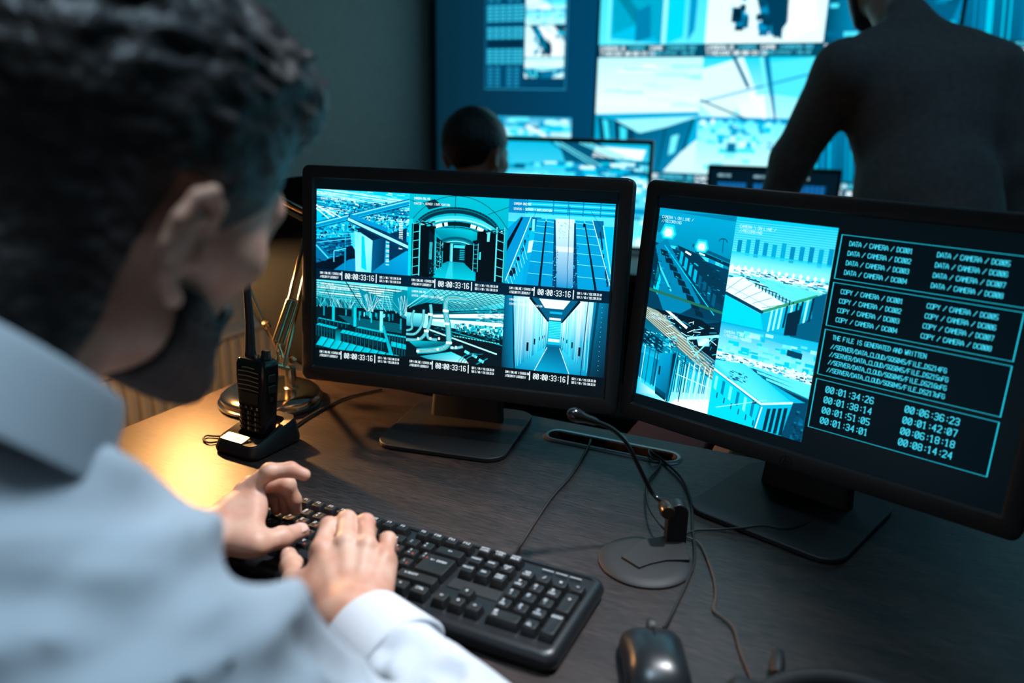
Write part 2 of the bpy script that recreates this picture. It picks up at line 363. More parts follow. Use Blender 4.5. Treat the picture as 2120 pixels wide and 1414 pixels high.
b = MB(); b.box((SX, SY, DZ-0.03), (SW+0.03, SD+0.03, 0.006)); b.build('cable_tray', M_NAVY, D)
for sx in (-1, 1):
    b = MB(); b.box((sx*(hx-0.015), 0.02, (DZ-0.026)/2), (0.025, hy*2-0.08, DZ-0.027)); b.build('side_panel', M_DESK, D)
b = MB(); b.box((0, hy-0.12, 0.48), (2*hx-0.06, 0.018, 0.40)); b.build('modesty_panel', M_DESK, D)

# ------------------------------------------------------------------ camera pictures for the screens
def caption(d, sub=True):
    pass
def feed_warehouse(d):                       # aerial view of cable trays and cabinets
    r = random.Random(3); d.pal = BL
    d.rect(0, 0, 1, 1, [0.72, 0.55]); d.up()
    for k in range(26):
        v = r.uniform(0, 0.3); d.line(0, v-0.04, 1, v+0.07+r.uniform(-0.02, 0.02), r.uniform(0.004, 0.014), r.choice([0.2, 0.35, 0.85, 0.95, 0.3, 0.75])); d.up()
    d.noise(0.0, 0.0, 1, 0.16, 160, 0.10, 0.008, (0.55, 1), r, 0.12); d.noise(0.05, 0.12, 1, 0.34, 300, 0.035, 0.022, (0.05, 1), r)
    d.noise(0.45, 0.28, 1, 0.52, 460, 0.022, 0.022, (0, 1), r); d.noise(0, 0.4, 0.5, 0.62, 260, 0.03, 0.03, (0, 0.9), r)
    d.poly([(0, 0.62), (0.4, 0.56), (0.45, 1), (0, 1)], 0.3); d.up()
    d.noise(0, 0.58, 0.38, 0.9, 150, 0.05, 0.03, (0.0, 0.7), r)
    d.poly([(0.38, 0.52), (0.52, 0.5), (0.52, 1), (0.4, 1)], 0.75); d.up()
    d.poly([(0.30, 0.72), (0.40, 0.68), (0.46, 0.79), (0.36, 0.84)], 0.02); d.poly([(0, 0.93), (0.36, 0.78), (0.46, 0.8), (0.45, 1), (0, 1)], 0.0); d.up()
    d.poly([(0.2, 1), (0.36, 0.86), (0.45, 0.83), (0.45, 1)], 0.45); d.up()
    d.poly([(0.62, 0.6), (1, 0.56), (1, 1), (0.6, 1)], [0.5, 0.6, 0.5, 0.42]); d.up()
    d.poly([(0.42, 0.49), (0.62, 0.58), (0.61, 1), (0.44, 1)], [0.82, 0.9, 0.8, 0.9]); d.up()
    d.poly([(0.50, 0.55), (0.53, 0.56), (0.56, 0.98), (0.5, 0.95)], 0.72); d.up()
    d.poly([(0.62, 0.58), (0.76, 0.55), (0.75, 0.86), (0.61, 1)], [0.3, 0.15, 0.12, 0.3]); d.poly([(0.42, 0.46), (0.6, 0.44), (0.76, 0.54), (0.62, 0.6)], 0.06); d.up()
    for k in range(20):
        v = 0.5+k*0.02; d.rect(0.765, v, 0.80, v+0.011, 0.95 if k % 3 else 0.6)
    d.poly([(0.80, 0.5), (0.98, 0.42), (0.98, 0.7), (0.8, 0.84)], 0.12); d.up()
    for k in range(16): d.rect(0.90, 0.34+k*0.022, 0.94, 0.352+k*0.022, 0.96)
    d.up()
    # trays
    d.line(-0.02, 0.46, 1.02, 0.10, 0.085, 0.28); d.up(); d.line(-0.02, 0.45, 1.02, 0.09, 0.05, 0.5); d.up(); d.line(-0.02, 0.44, 1.02, 0.08, 0.014, 0.85); d.line(-0.02, 0.485, 1.02, 0.125, 0.01, 0.7); d.up()
    d.line(0.35, 0.33, 1.02, 0.66, 0.10, 0.18); d.up(); d.line(0.35, 0.35, 1.02, 0.66, 0.035, 0.9); d.line(0.37, 0.31, 0.78, 0.46, 0.05, 0.5); d.up()
    d.line(0, 0.2, 0.2, 0.33, 0.02, 0.98); d.line(0, 0.24, 0.14, 0.36, 0.015, 0.95); d.line(0.12, 0.25, 0.28, 0.34, 0.014, 0.95); d.up()
    d.rect(0.315, 0.42, 0.335, 1, 0.35); d.up(); d.rect(0.32, 0.42, 0.326, 1, 0.7); d.up()
    for k in range(7): d.line(0.0, 0.52+k*0.05, 0.4, 0.5+k*0.03, 0.008, r.choice([0.7, 0.1, 0.8]))
    d.up()
    d.poly([(0.0, 0.66), (0.17, 0.82), (0.1, 0.9), (0, 0.86)], 0.35); d.up(); d.line(0, 0.70, 0.14, 0.86, 0.02, 0.75); d.line(0.2, 0.9, 0.2, 0.76, 0.012, 0.8); d.line(0.2, 0.76, 0.33, 0.72, 0.012, 0.8); d.up()
def feed_arch(d):                            # round corridor with dark cabinets
    d.pal = TE; d.rect(0, 0, 1, 1, [0.62, 0.5]); d.up()
    d.poly([(0.14, 0.1), (0.26, 0.05), (0.34, 0.13), (0.2, 0.18)], 0.12); d.line(0, 0.07, 0.14, 0.13, 0.006, 0.15); d.line(0.47, 0, 0.47, 0.5, 0.008, 0.15); d.line(0.8, 0.2, 1, 0.1, 0.006, 0.15); d.up()
    d.arc(0.5, 0.9, 0.62, 0.9, 20, 160, 0.007, 0.15); d.up()
    d.arc(0.49, 0.46, 0.42, 0.29, 5, 175, 0.075, 0.16, 34); d.up(); d.arc(0.49, 0.45, 0.42, 0.29, 25, 165, 0.012, 0.36, 34); d.up()
    d.arc(0.5, 0.57, 0.46, 0.31, 15, 168, 0.05, 0.75, 34); d.up(); d.arc(0.5, 0.60, 0.47, 0.32, 10, 172, 0.018, 0.9, 34); d.up()
    d.arc(0.5, 0.64, 0.42, 0.31, 30, 150, 0.05, 0.05, 30); d.up()
    for a0, a1 in ((112, 122), (124, 132), (52, 62), (64, 72), (104, 109)):
        d.arc(0.5, 0.64, 0.42, 0.31, a0, a1, 0.044, 0.97, 6)
    d.up(); d.arc(0.5, 0.68, 0.4, 0.31, 30, 150, 0.01, 0.12, 30); d.up()
    d.poly([(0.25, 0.42), (0.36, 0.39), (0.64, 0.40), (0.78, 0.46), (0.66, 0.6), (0.4, 0.6)], [0.5, 0.66, 0.66, 0.5, 0.4, 0.4]); d.up()
    d.arc(0.5, 0.66, 0.22, 0.16, 20, 160, 0.03, 0.3); d.up(); d.arc(0.5, 0.68, 0.2, 0.14, 20, 160, 0.012, 0.85); d.arc(0.5, 0.73, 0.18, 0.14, 20, 160, 0.03, 0.06); d.up()
    d.rect(0.36, 0.56, 0.44, 0.95, 0.0); d.rect(0.43, 0.57, 0.46, 0.8, 0.8); d.rect(0.46, 0.62, 0.60, 0.8, 0.05); d.rect(0.47, 0.585, 0.58, 0.62, 0.75); d.up()
    for k in range(6): d.rect(0.53, 0.64+k*0.022, 0.58, 0.65+k*0.022, 0.6)
    d.rect(0.59, 0.57, 0.68, 0.88, 0.0); d.up()
    d.poly([(0.41, 0.79), (0.57, 0.79), (0.7, 0.92), (0.71, 1), (0.26, 1), (0.27, 0.88)], [0.5, 0.5, 0.6, 0.66, 0.66, 0.55]); d.poly([(0.43, 0.79), (0.46, 0.79), (0.47, 1), (0.39, 1)], 0.74); d.up()
    for x0, x1, t, bt in ((0.03, 0.27, 0.33, 1.0), (0.70, 0.97, 0.38, 1.0)):
        d.poly([(x0, t+0.03), (x1, t-0.02), (x1, bt), (x0, bt)], 0.0)
    d.rect(0, 0.3, 0.04, 1, 0.72); d.up()
    d.poly([(0.21, 0.43), (0.27, 0.48), (0.27, 0.9), (0.21, 0.94)], 0.04); d.poly([(0.22, 0.57), (0.25, 0.57), (0.245, 0.78), (0.215, 0.78)], 0.75)
    d.poly([(0.29, 0.5), (0.35, 0.55), (0.35, 0.86), (0.28, 0.9)], 0.02); d.poly([(0.80, 0.41), (0.83, 0.41), (0.825, 0.52), (0.80, 0.52)], 0.8); d.rect(0.72, 0.65, 0.745, 0.74, 0.75)
    d.poly([(0.66, 0.52), (0.74, 0.5), (0.72, 0.9), (0.66, 0.88)], 0.02); d.up()
    for k in range(7):
        v0, v1 = 0.36+k*0.105, 0.34+k*0.105; d.line(0.045, v0, 0.115, v1, 0.008, 0.75); d.line(0.90, 0.39+k*0.105, 0.97, 0.42+k*0.102, 0.008, 0.75)
    for k in range(6): d.line(0.67, 0.57+k*0.055, 0.715, 0.565+k*0.057, 0.006, 0.6); d.line(0.285, 0.57+k*0.055, 0.33, 0.58+k*0.055, 0.006, 0.6)
    for x, t in ((0.115, 0.016), (0.045, 0.006), (0.895, 0.018), (0.97, 0.008), (0.67, 0.007), (0.715, 0.007), (0.285, 0.008), (0.33, 0.005)):
        d.line(x, 0.34 if x < 0.2 or x > 0.8 else 0.55, x, 0.99 if x < 0.2 or x > 0.8 else 0.89, t, 0.78)
    d.up(); r = random.Random(8); d.noise(0.22, 0.8, 0.27, 1, 30, 0.02, 0.02, (0, 0.5), r); d.noise(0.29, 0.58, 0.34, 0.9, 60, 0.012, 0.012, (0, 0.9), r); d.noise(0.08, 0.3, 0.25, 0.37, 50, 0.03, 0.012, (0.1, 1), r); d.noise(0.78, 0.36, 0.95, 0.42, 40, 0.03, 0.012, (0.1, 1), r)
def feed_tops(d):                            # rows of racks seen from above
    r = random.Random(5); d.pal = BL; d.rect(0, 0, 1, 1, [0.66, 0.6]); d.up()
    for k in range(7): d.rect(0.12 if k < 6 else 0, 0.012+k*0.03, 1, 0.024+k*0.03, r.choice([0.9, 0.8, 0.35]))
    for x in (0.17, 0.42, 0.56, 0.7, 0.86): d.rect(x, 0, x+0.012, 0.2, 0.45)
    d.up(); d.rect(0, 0.16, 1, 0.26, 0.78); d.rect(0, 0.0, 0.16, 0.24, 0.45); d.up()
    d.poly([(0.46, 0.2), (0.63, 0.2), (0.68, 1), (0.42, 1)], [0.97, 0.97, 0.5, 0.5]); d.poly([(0.22, 0.2), (0.32, 0.2), (0.28, 0.35), (0.18, 0.35)], 0.35); d.poly([(0.2, 0.5), (0.27, 0.45), (0.24, 1), (0.16, 1)], 0.55); d.poly([(0.8, 0.2), (0.9, 0.2), (0.92, 0.4), (0.82, 0.4)], 0.35); d.up()
    d.poly([(0.46, 0.52), (0.64, 0.52), (0.64, 0.58), (0.45, 0.58)], 0.97); d.poly([(0.21, 0.48), (0.28, 0.46), (0.26, 0.6), (0.2, 0.62)], 0.95); d.up()
    d.noise(0.48, 0.22, 0.62, 0.42, 70, 0.012, 0.01, (0.6, 1), r)
    def strip(a, b, c, e, t):                # top quad from (a..b at v=.2) to (c..e at v=1)
        d.poly([(a, 0.21), (b, 0.21), (e, 1.02), (c, 1.02)], [t+0.04, t+0.04, t, t])
        d.up()
        for k in range(1, 8):
            q = (k/8)**1.6; v = 0.21+0.8*q; d.line(a+(c-a)*q, v, b+(e-b)*q, v+0.006, 0.006, 0.85)
        d.up()
    strip(0.28, 0.36, 0.20, 0.34, 0.5); strip(0.37, 0.45, 0.35, 0.47, 0.5); strip(0.64, 0.72, 0.70, 0.86, 0.52); strip(0.73, 0.80, 0.87, 1.05, 0.5)
    d.line(0.365, 0.24, 0.335, 1, 0.016, 0.02, 0.03); d.line(0.455, 0.2, 0.485, 1, 0.004, 0.95); d.line(0.73, 0.24, 0.87, 1, 0.012, 0.02, 0.03); d.up()
    d.poly([(0.44, 0.22), (0.455, 0.22), (0.50, 1), (0.46, 1)], 0.2); d.poly([(0.63, 0.24), (0.645, 0.24), (0.70, 1), (0.655, 1)], 0.2); d.up()
    d.noise(0.45, 0.5, 0.49, 1, 80, 0.012, 0.012, (0.0, 0.9), r); d.noise(0.645, 0.5, 0.69, 1, 80, 0.012, 0.012, (0.0, 0.9), r)
    d.poly([(0.0, 0.35), (0.12, 0.2), (0.22, 0.2), (0.0, 0.95)], 0.5); d.up(); d.poly([(0.22, 0.2), (0.23, 0.3), (0.16, 1), (0.0, 1), (0.0, 0.97)], 0.58); d.poly([(0.0, 0.5), (0.125, 0.21), (0.145, 0.21), (0.0, 0.62)], 0.0); d.up()
    d.line(0.22, 0.2, 0.0, 0.97, 0.01, 0.95); d.line(0.80, 0.2, 1.02, 1.0, 0.008, 0.95); d.line(0.9, 0.25, 1.0, 0.8, 0.012, 0.9)
    for k in range(28):
        q = r.random(); d.rect(0.21-0.19*q+r.uniform(0, 0.05)*(1-q*0.3), 0.3+0.6*q, 0.225-0.19*q+0.05*q*r.random()+0.005, 0.33+0.62*q, 0.05)
    for k in range(22):
        q = r.random(); u = 0.9+0.1*q; d.rect(u-0.03, 0.3+0.6*q, u-0.018, 0.335+0.62*q, 0.1)
    for k in range(8): d.line(0.02+k*0.02, 0.95-k*0.06, 0.05+k*0.022, 1.05-k*0.05, 0.005, 0.9)
    d.line(0.58, 0.05, 0.6, 1, 0.006, 0.25); d.rect(0.715, 0.24, 0.735, 0.28, 0.0); d.up(); d.line(0.27, 0.1, 0.22, 0.3, 0.004, 0.2); d.line(0.78, 0.1, 0.9, 0.3, 0.004, 0.2); d.rect(0.235, 0.22, 0.26, 0.36, 0.85); d.up()
def feed_hall(d):                            # dark hall with truss roof and rows of racks
    r = random.Random(9); d.pal = TE; d.rect(0, 0, 1, 0.36, [0.8, 0.55]); d.rect(0, 0.36, 1, 1, [0.03, 0.06]); d.up()
    for k in range(8): d.rect(r.uniform(0, 0.8), 0.03+k*0.03, r.uniform(0.5, 1), 0.05+k*0.03, 0.95)
    d.up()
    for k in range(10): v = 0.03+k*0.033; d.line(0, v, 1, v+0.03, 0.012-k*0.0008, 0.05); 
    d.up()
    for k in range(60):
        u = r.uniform(0, 1); d.line(u, 0.35+0.05*r.random(), u+r.uniform(-0.14, 0.14), r.uniform(0.02, 0.25), 0.005, r.choice([0.9, 0.75, 0.15]))
    d.up(); d.poly([(0.47, 0.08), (0.72, 0.18), (0.62, 0.42), (0.57, 0.42)], 0.45); d.poly([(0.85, 0.1), (1, 0.05), (1, 0.46), (0.95, 0.44), (0.84, 0.3)], 0.45); d.poly([(0, 0.24), (0.45, 0.3), (0.4, 0.4), (0, 0.36)], 0.35); d.up()
    for cx, tw in ((0.6, 0.13), (0.96, 0.12)):
        for k in range(18):
            a = r.uniform(-1, 1); d.line(cx+a*tw, 0.12+0.1*abs(a), cx+r.uniform(-0.3, 0.3)*tw, 0.42, 0.005, r.choice([0.95, 0.8, 0.05]))
    for k in range(46):
        u = r.uniform(0, 0.45); d.line(u, 0.26, u+r.uniform(-0.08, 0.08), 0.38, 0.005, r.choice([0.9, 0.02, 0.75]))
    d.up(); d.line(0.33, 0.0, 0.56, 0.44, 0.014, 0.03); d.rect(0.46, 0.4, 0.85, 0.5, 0.1); d.up()
    for k in range(16): u = 0.47+r.random()*0.38; d.rect(u, 0.40+0.02*r.random(), u+0.012, 0.43+0.08*r.random(), r.uniform(0.4, 0.85))
    for k in range(8):
        v = 0.50+k*0.017; d.line(0.25+0.02*k, v, 0.95, v+0.045, 0.005, 0.5)
    d.up()
    for u, t, b_, w, to in ((0.08, 0.37, 0.52, 0.016, 0.5), (0.18, 0.36, 0.60, 0.03, 0.66), (0.42, 0.36, 0.64, 0.032, 0.7), (0.71, 0.38, 0.71, 0.034, 0.85), (0.33, 0.4, 0.49, 0.012, 0.6), (0.48, 0.41, 0.54, 0.012, 0.6), (0.61, 0.42, 0.56, 0.014, 0.7), (0.93, 0.46, 0.62, 0.016, 0.55), (0.4, 0.38, 0.5, 0.02, 0.35)):
        d.rect(u, t, u+w, b_, to)
    d.up()
    def row(u0, v0, u1, v1, n, dep, hh, sk):  # lit tops over dark fronts
        d.poly([(u0, v0+dep), (u1, v1+dep), (u1, v1+dep+hh), (u0, v0+dep+hh)], 0.05); d.up()
        for k in range(n):
            a, b2 = k/n, (k+0.88)/n; x = lambda t: u0+(u1-u0)*t; y = lambda t: v0+(v1-v0)*t
            d.poly([(x(a)+sk, y(a)), (x(b2)+sk, y(b2)), (x(b2), y(b2)+dep), (x(a), y(a)+dep)], [0.6, 0.72, 0.66, 0.62])
            d.line(x(a), y(a)+dep, x(a), y(a)+dep+hh, 0.006, 0.42); d.rect(x(a)+0.45*(u1-u0)/n, y(a)+dep+0.02, x(a)+0.5*(u1-u0)/n, y(a)+dep+hh*0.5, 0.4)
        d.up()
    row(0.45, 0.63, 0.75, 0.67, 10, 0.022, 0.07, 0.03); row(0.02, 0.555, 0.38, 0.605, 8, 0.012, 0.06, 0.01); row(0.79, 0.69, 1.0, 0.71, 7, 0.022, 0.1, 0.0)
    row(0.0, 0.635, 0.22, 0.675, 7, 0.03, 0.16, 0.03); row(0.27, 0.70, 0.78, 0.775, 11, 0.05, 0.17, 0.03); row(0.84, 0.80, 1.02, 0.83, 3, 0.07, 0.2, 0.0)
    d.line(0.745, 0.58, 0.85, 1.02, 0.03, 0.6, 0.06); d.up(); d.rect(0.22, 0.7, 0.28, 0.9, [0.2, 0.6]); d.up()
    row(0.0, 0.83, 0.98, 1.02, 12, 0.13, 0.1, 0.06)
def feed_cables(d):                          # thick cable bundles
    r = random.Random(12); d.pal = TE; d.rect(0, 0, 1, 1, 0.02); d.up()
    d.poly([(0, 0), (1, 0), (1, 0.22), (0.4, 0.3), (0, 0.28)], [0.6, 0.85, 0.7, 0.5, 0.4]); d.poly([(0.25, 0), (0.75, 0.02), (0.6, 0.18), (0.35, 0.15)], 0.88); d.up()
    for k in range(16): d.line(0.2+k*0.055, -0.02, 0.55+k*0.06, 0.4, 0.006, 0.06)
    for k in range(14): d.line(0.0+k*0.05, 0.3-k*0.005, 0.35+k*0.07, -0.02, 0.006, 0.08)
    d.up(); d.line(0, 0.28, 0.26, 0, 0.012, 0.85); d.line(0.02, 0.30, 0.3, 0.02, 0.006, 0.8); d.poly([(0, 0.3), (0.2, 0.2), (0.4, 0.2), (0.4, 0.34), (0, 0.38)], 0.02); d.up()
    d.poly([(0.25, 0.36), (1, 0.18), (1, 0.58), (0.25, 0.5)], 0.5); d.up()
    for v0, v1, t, c in ((0.38, 0.29, 0.05, 0.99), (0.355, 0.24, 0.02, 0.3), (0.44, 0.42, 0.045, 0.97), (0.41, 0.36, 0.02, 0.4), (0.48, 0.52, 0.06, 0.9), (0.33, 0.2, 0.01, 0.1)):
        d.line(0.25, v0, 1.02, v1, t, c, t*1.3); d.up()
    d.noise(0.5, 0.44, 1, 0.6, 200, 0.03, 0.05, (0.1, 1), r); d.noise(0.7, 0.2, 1, 0.4, 90, 0.05, 0.01, (0.2, 1), r)
    d.poly([(0.22, 0.5), (1.02, 0.63), (1.02, 0.9), (0.22, 0.68)], 0.02); d.noise(0.25, 0.52, 0.95, 0.64, 150, 0.03, 0.012, (0.0, 0.55), r, 0.2)
    d.line(0.24, 0.575, 0.95, 0.83, 0.02, 0.92); d.line(0.45, 0.57, 1, 0.70, 0.008, 0.7)
    for k in range(16): u = 0.5+k*0.03; d.line(u, 0.62+0.1*(u-0.4), u+0.02, 0.625+0.1*(u-0.4), 0.012, 0.8)
    d.rect(0, 0.36, 0.22, 0.55, [0.85, 0.5]); d.up(); d.rect(0.18, 0.36, 0.23, 0.56, 0.9); d.up()
    d.poly([(0.02, 0.76), (0.5, 0.72), (0.4, 0.85), (0.1, 0.84)], [0.7, 0.3, 0.1, 0.4]); d.poly([(0.15, 0.97), (0.48, 0.86), (0.62, 0.93), (0.68, 1.02), (0.3, 1.02)], [0.5, 0.7, 0.85, 0.98, 0.6]); d.up()
    def bundle(P, w, c=0.72):
        Q = smooth_path([(x, y, 0) for x, y in P], 6)
        for a, b_ in zip(Q, Q[1:]): d.line(a.x, a.y, b_.x+(b_.x-a.x)*0.15, b_.y+(b_.y-a.y)*0.15, w, 0.3)
        d.up()
        for o_ in (-0.38, -0.2, 0, 0.2, 0.38):
            for a, b_ in zip(Q, Q[1:]):
                n = Vector((-(b_.y-a.y), b_.x-a.x, 0)).normalized()*w*o_; n.x *= d.h/d.w
                d.line(a.x+n.x, a.y+n.y, b_.x+n.x, b_.y+n.y, w*0.1, 0.9 if abs(o_) < 0.3 else c)
        d.up()
    bundle([(0.62, 0.11), (0.5, 0.1), (0.42, 0.13), (0.41, 0.3), (0.44, 0.5), (0.455, 0.74)], 0.085); bundle([(0.455, 0.72), (0.42, 0.8), (0.3, 0.86), (0.12, 0.90)], 0.085)
    bundle([(0.25, 0.22), (0.26, 0.4), (0.22, 0.6), (0.14, 0.73), (0.0, 0.75)], 0.05); bundle([(0.18, 0.3), (0.17, 0.5), (0.1, 0.65), (0.0, 0.67)], 0.04); bundle([(0.08, 0.32), (0.05, 0.45), (0.06, 0.58), (0, 0.62)], 0.035); bundle([(0.22, 0.6), (0.24, 0.7), (0.33, 0.71)], 0.045)
    bundle([(0.47, 0.8), (0.53, 0.8), (0.6, 0.77)], 0.05, 0.4)
    for u, v, w in ((0.41, 0.29, 0.06), (0.425, 0.47, 0.06), (0.455, 0.735, 0.06), (0.34, 0.845, 0.02), (0.13, 0.9, 0.03), (0.25, 0.36, 0.05), (0.215, 0.6, 0.05), (0.13, 0.72, 0.02), (0.26, 0.7, 0.02), (0.35, 0.69, 0.02), (0.49, 0.8, 0.02), (0.53, 0.79, 0.02)):
        d.rect(u-w/2, v-0.018, u+w/2, v+0.018, 0.97)
    for k, (u, v) in enumerate(((0.62, 0.83), (0.70, 0.87), (0.77, 0.93))): d.line(u, v, u+0.05, v+0.03, 0.04, 0.8)
    for k in range(4): d.arc(0.75+k*0.03, 1.05, 0.2, 0.2, 90, 175, 0.01, 0.0 if k % 2 else 0.5, 14)
    d.line(0.7, 1.04, 0.86, 0.9, 0.012, 0.55); d.up()
def feed_aisle(d):                           # bright aisle between cabinets
    r = random.Random(4); d.pal = CY; d.rect(0, 0, 1, 1, 0.35); d.up()
    d.poly([(0.0, 0), (0.27, 0.0), (0.44, 0.32), (0.44, 0.6), (0.36, 1), (0.1, 1), (0.02, 0.5)], [0.6, 0.97, 0.99, 0.75, 0.5, 0.45, 0.5]); d.poly([(0.72, 0), (0.95, 0), (0.9, 0.5), (0.86, 1), (0.64, 1), (0.57, 0.6), (0.57, 0.32)], [0.99, 0.85, 0.5, 0.45, 0.5, 0.75, 0.99]); d.up()
    for k in range(46):
        q = r.random(); u = 0.12+0.31*q; v0, v1 = 0.02+0.3*q*q, 1.0-0.35*q; tv = r.choice([0.97, 1.0, 0.9, 0.78, 0.92]); tb = r.choice([0.42, 0.6, 0.75, 0.5]); d.poly([(u, v0), (u+0.007, v0), (u+0.007-0.0*q, v1), (u, v1)], [tv, tv, tb, tb]); d.poly([(1-u, v0), (0.993-u, v0), (0.993-u, v1), (1-u, v1)], [tv, tv, tb, tb]); d.up(0.3)
    d.up(); d.poly([(0, 0), (0.09, 0), (0.12, 1), (0, 1)], [0.3, 0.45, 0.35, 0.1]); d.line(0.08, 0, 0.13, 1, 0.02, 0.05); d.poly([(0.86, 0), (1, 0), (1, 1), (0.84, 1)], [0.45, 0.3, 0.05, 0.2]); d.line(0.90, 0, 0.855, 1, 0.035, 0.04); d.line(0.81, 0, 0.78, 1, 0.012, 0.25); d.up()
    d.poly([(0.25, 0), (0.73, 0), (0.57, 0.30), (0.44, 0.30)], 0.3); d.up(); d.poly([(0.34, 0.01), (0.64, 0.01), (0.58, 0.13), (0.40, 0.13)], 0.99); d.line(0.25, 0, 0.44, 0.31, 0.035, 0.03, 0.02); d.line(0.73, 0, 0.57, 0.31, 0.035, 0.03, 0.02); d.up()
    d.rect(0.45, 0.17, 0.57, 0.2, 0.6); d.rect(0.45, 0.255, 0.56, 0.285, 0.98); d.up()
    d.rect(0.445, 0.30, 0.565, 0.62, [0.72, 0.6]); d.up()
    for k in range(10): d.rect(0.45, 0.31+k*0.022, 0.56, 0.315+k*0.022, 0.85)
    d.rect(0.45, 0.54, 0.56, 0.58, 0.97); d.up()
    d.poly([(0.445, 0.65), (0.565, 0.65), (0.68, 1.02), (0.32, 1.02)], [0.3, 0.3, 0.5, 0.55]); d.up(); d.line(0.445, 0.66, 0.33, 1, 0.008, 0.97); d.line(0.565, 0.66, 0.67, 1, 0.008, 0.97)
    for u, v, h in ((0.24, 0.62, 0.12), (0.31, 0.56, 0.08), (0.36, 0.53, 0.05), (0.39, 0.51, 0.04), (0.41, 0.5, 0.03)):
        d.rect(u, v, u+0.018*h/0.1, v+h, 0.02); d.rect(0.985-u, v, 0.985-u+0.018*h/0.1, v+h, 0.02)
    for k in range(14): d.rect(0.93+r.uniform(-0.03, 0.03), r.uniform(0.05, 0.95), 0.935, 0, 0.9) if 0 else d.rect(0.94, 0.06+k*0.065, 0.945, 0.066+k*0.065, 0.9)
    d.up()
FEEDS = [feed_warehouse, feed_arch, feed_tops, feed_hall, feed_cables, feed_aisle]
WHT = srgb((225, 245, 250)); WH2 = srgb((190, 238, 245))

def rack_box(d, x0, y0, x1, y1, x2, y2, h, n, tt, tl, tr):
    """long rack: top quad through (x0,y0)-(x1,y1) front edge, going back by (x2,y2)"""
    d.poly([(x0, y0), (x1, y1), (x1+x2, y1+y2), (x0+x2, y0+y2)], tt); d.poly([(x0, y0), (x1, y1), (x1, y1+h), (x0, y0+h)], tl); d.up()
    for k in range(1, n):
        t = k/n; x, y = x0+(x1-x0)*t, y0+(y1-y0)*t
        d.line(x, y, x+x2, y+y2, 0.005, 0.45); d.line(x, y, x, y+h*0.96, 0.006, 0.25); d.line(x+0.012, y+h*0.35, x+0.012, y+h*0.6, 0.008, tr)
    d.up()
def feed_rows_dark(d):
    r = random.Random(21); d.pal = BL if 0 else CY
    d.rect(0, 0, 1, 1, [0.55, 0.3]); d.poly([(0, 0), (1, 0), (1, 0.05), (0, 0.02)], 0.35); d.rect(0, 0.08, 0.1, 0.24, 0.2); d.up()
    d.poly([(0, 0.34), (1, 0.5), (1, 1), (0, 1)], 0.2); d.up()
    for k in range(9):
        d.poly([(0.1+0.09*k, 0.34+0.012*k), (0.2+0.09*k, 0.34+0.014*k), (0.2+0.09*k, 0.37+0.015*k), (0.1+0.09*k, 0.36+0.014*k)], r.choice([0.5, 0.75, 0.3])); d.up(0.2)
    d.line(0.0, 0.38, 0.5, 0.98, 0.30, 0.42, 0.42); d.up(); d.line(0.0, 0.46, 0.3, 0.80, 0.02, 0.75); d.line(0.13, 0.36, 0.9, 0.95, 0.01, 0.7); d.up()
    for k in range(9):
        u, v = 0.08+0.07*k, 0.40+0.066*k; d.poly([(u, v), (u+0.10, v+0.015), (u+0.14, v+0.07), (u+0.03, v+0.06)], 0.08)
    d.poly([(0.3, 0.34), (0.6, 0.4), (1.0, 0.62), (1.0, 0.85), (0.85, 0.8), (0.5, 0.56)], 0.15); d.up()
    for k in range(8): u, v = 0.36+0.07*k, 0.39+0.05*k; d.poly([(u, v), (u+0.04, v+0.02), (u+0.035, v+0.14), (u-0.005, v+0.11)], 0.6 if k < 4 else 0.3); 
    d.up(); d.line(0.5, 0.32, 1.0, 0.42, 0.03, 0.3); d.line(0.55, 0.37, 1.0, 0.46, 0.03, 0.12); d.poly([(0, 0.36), (0.12, 0.62), (0.08, 0.8), (0, 0.7)], 0.12); d.poly([(0.07, 0.55), (0.14, 0.7), (0.12, 0.86), (0.05, 0.8)], 0.72); d.up()
    d.poly([(-0.01, 0.80), (1, 0.9), (1, 0.925), (-0.01, 0.83)], srgb((30, 110, 90))); d.up(); d.noise(0, 0.4, 1, 0.78, 70, 0.05, 0.012, (0.05, 0.7), r, 0.15)
    for u, v, s in ((0.16, 0.24, 0.07), (0.62, 0.33, 0.06)):
        for q, t in ((1.6, 0.7), (1.2, 0.85), (0.8, 1.0)):
            d.poly([(u-s*q, v), (u-s*q*0.6, v-s*q*0.8), (u+s*q*0.6, v-s*q*0.8), (u+s*q, v), (u+s*q*0.6, v+s*q*0.5), (u-s*q*0.6, v+s*q*0.5)], t); d.up()
    d.line(0.42, 0.39, 0.5, 0.415, 0.02, 0.99); d.line(0.6, 0.385, 0.68, 0.40, 0.015, 0.95); d.arc(0.88, 0.25, 0.05, 0.03, 0, 180, 0.008, 0.15); d.line(0.88, 0.22, 0.89, 0.35, 0.006, 0.2); d.up()
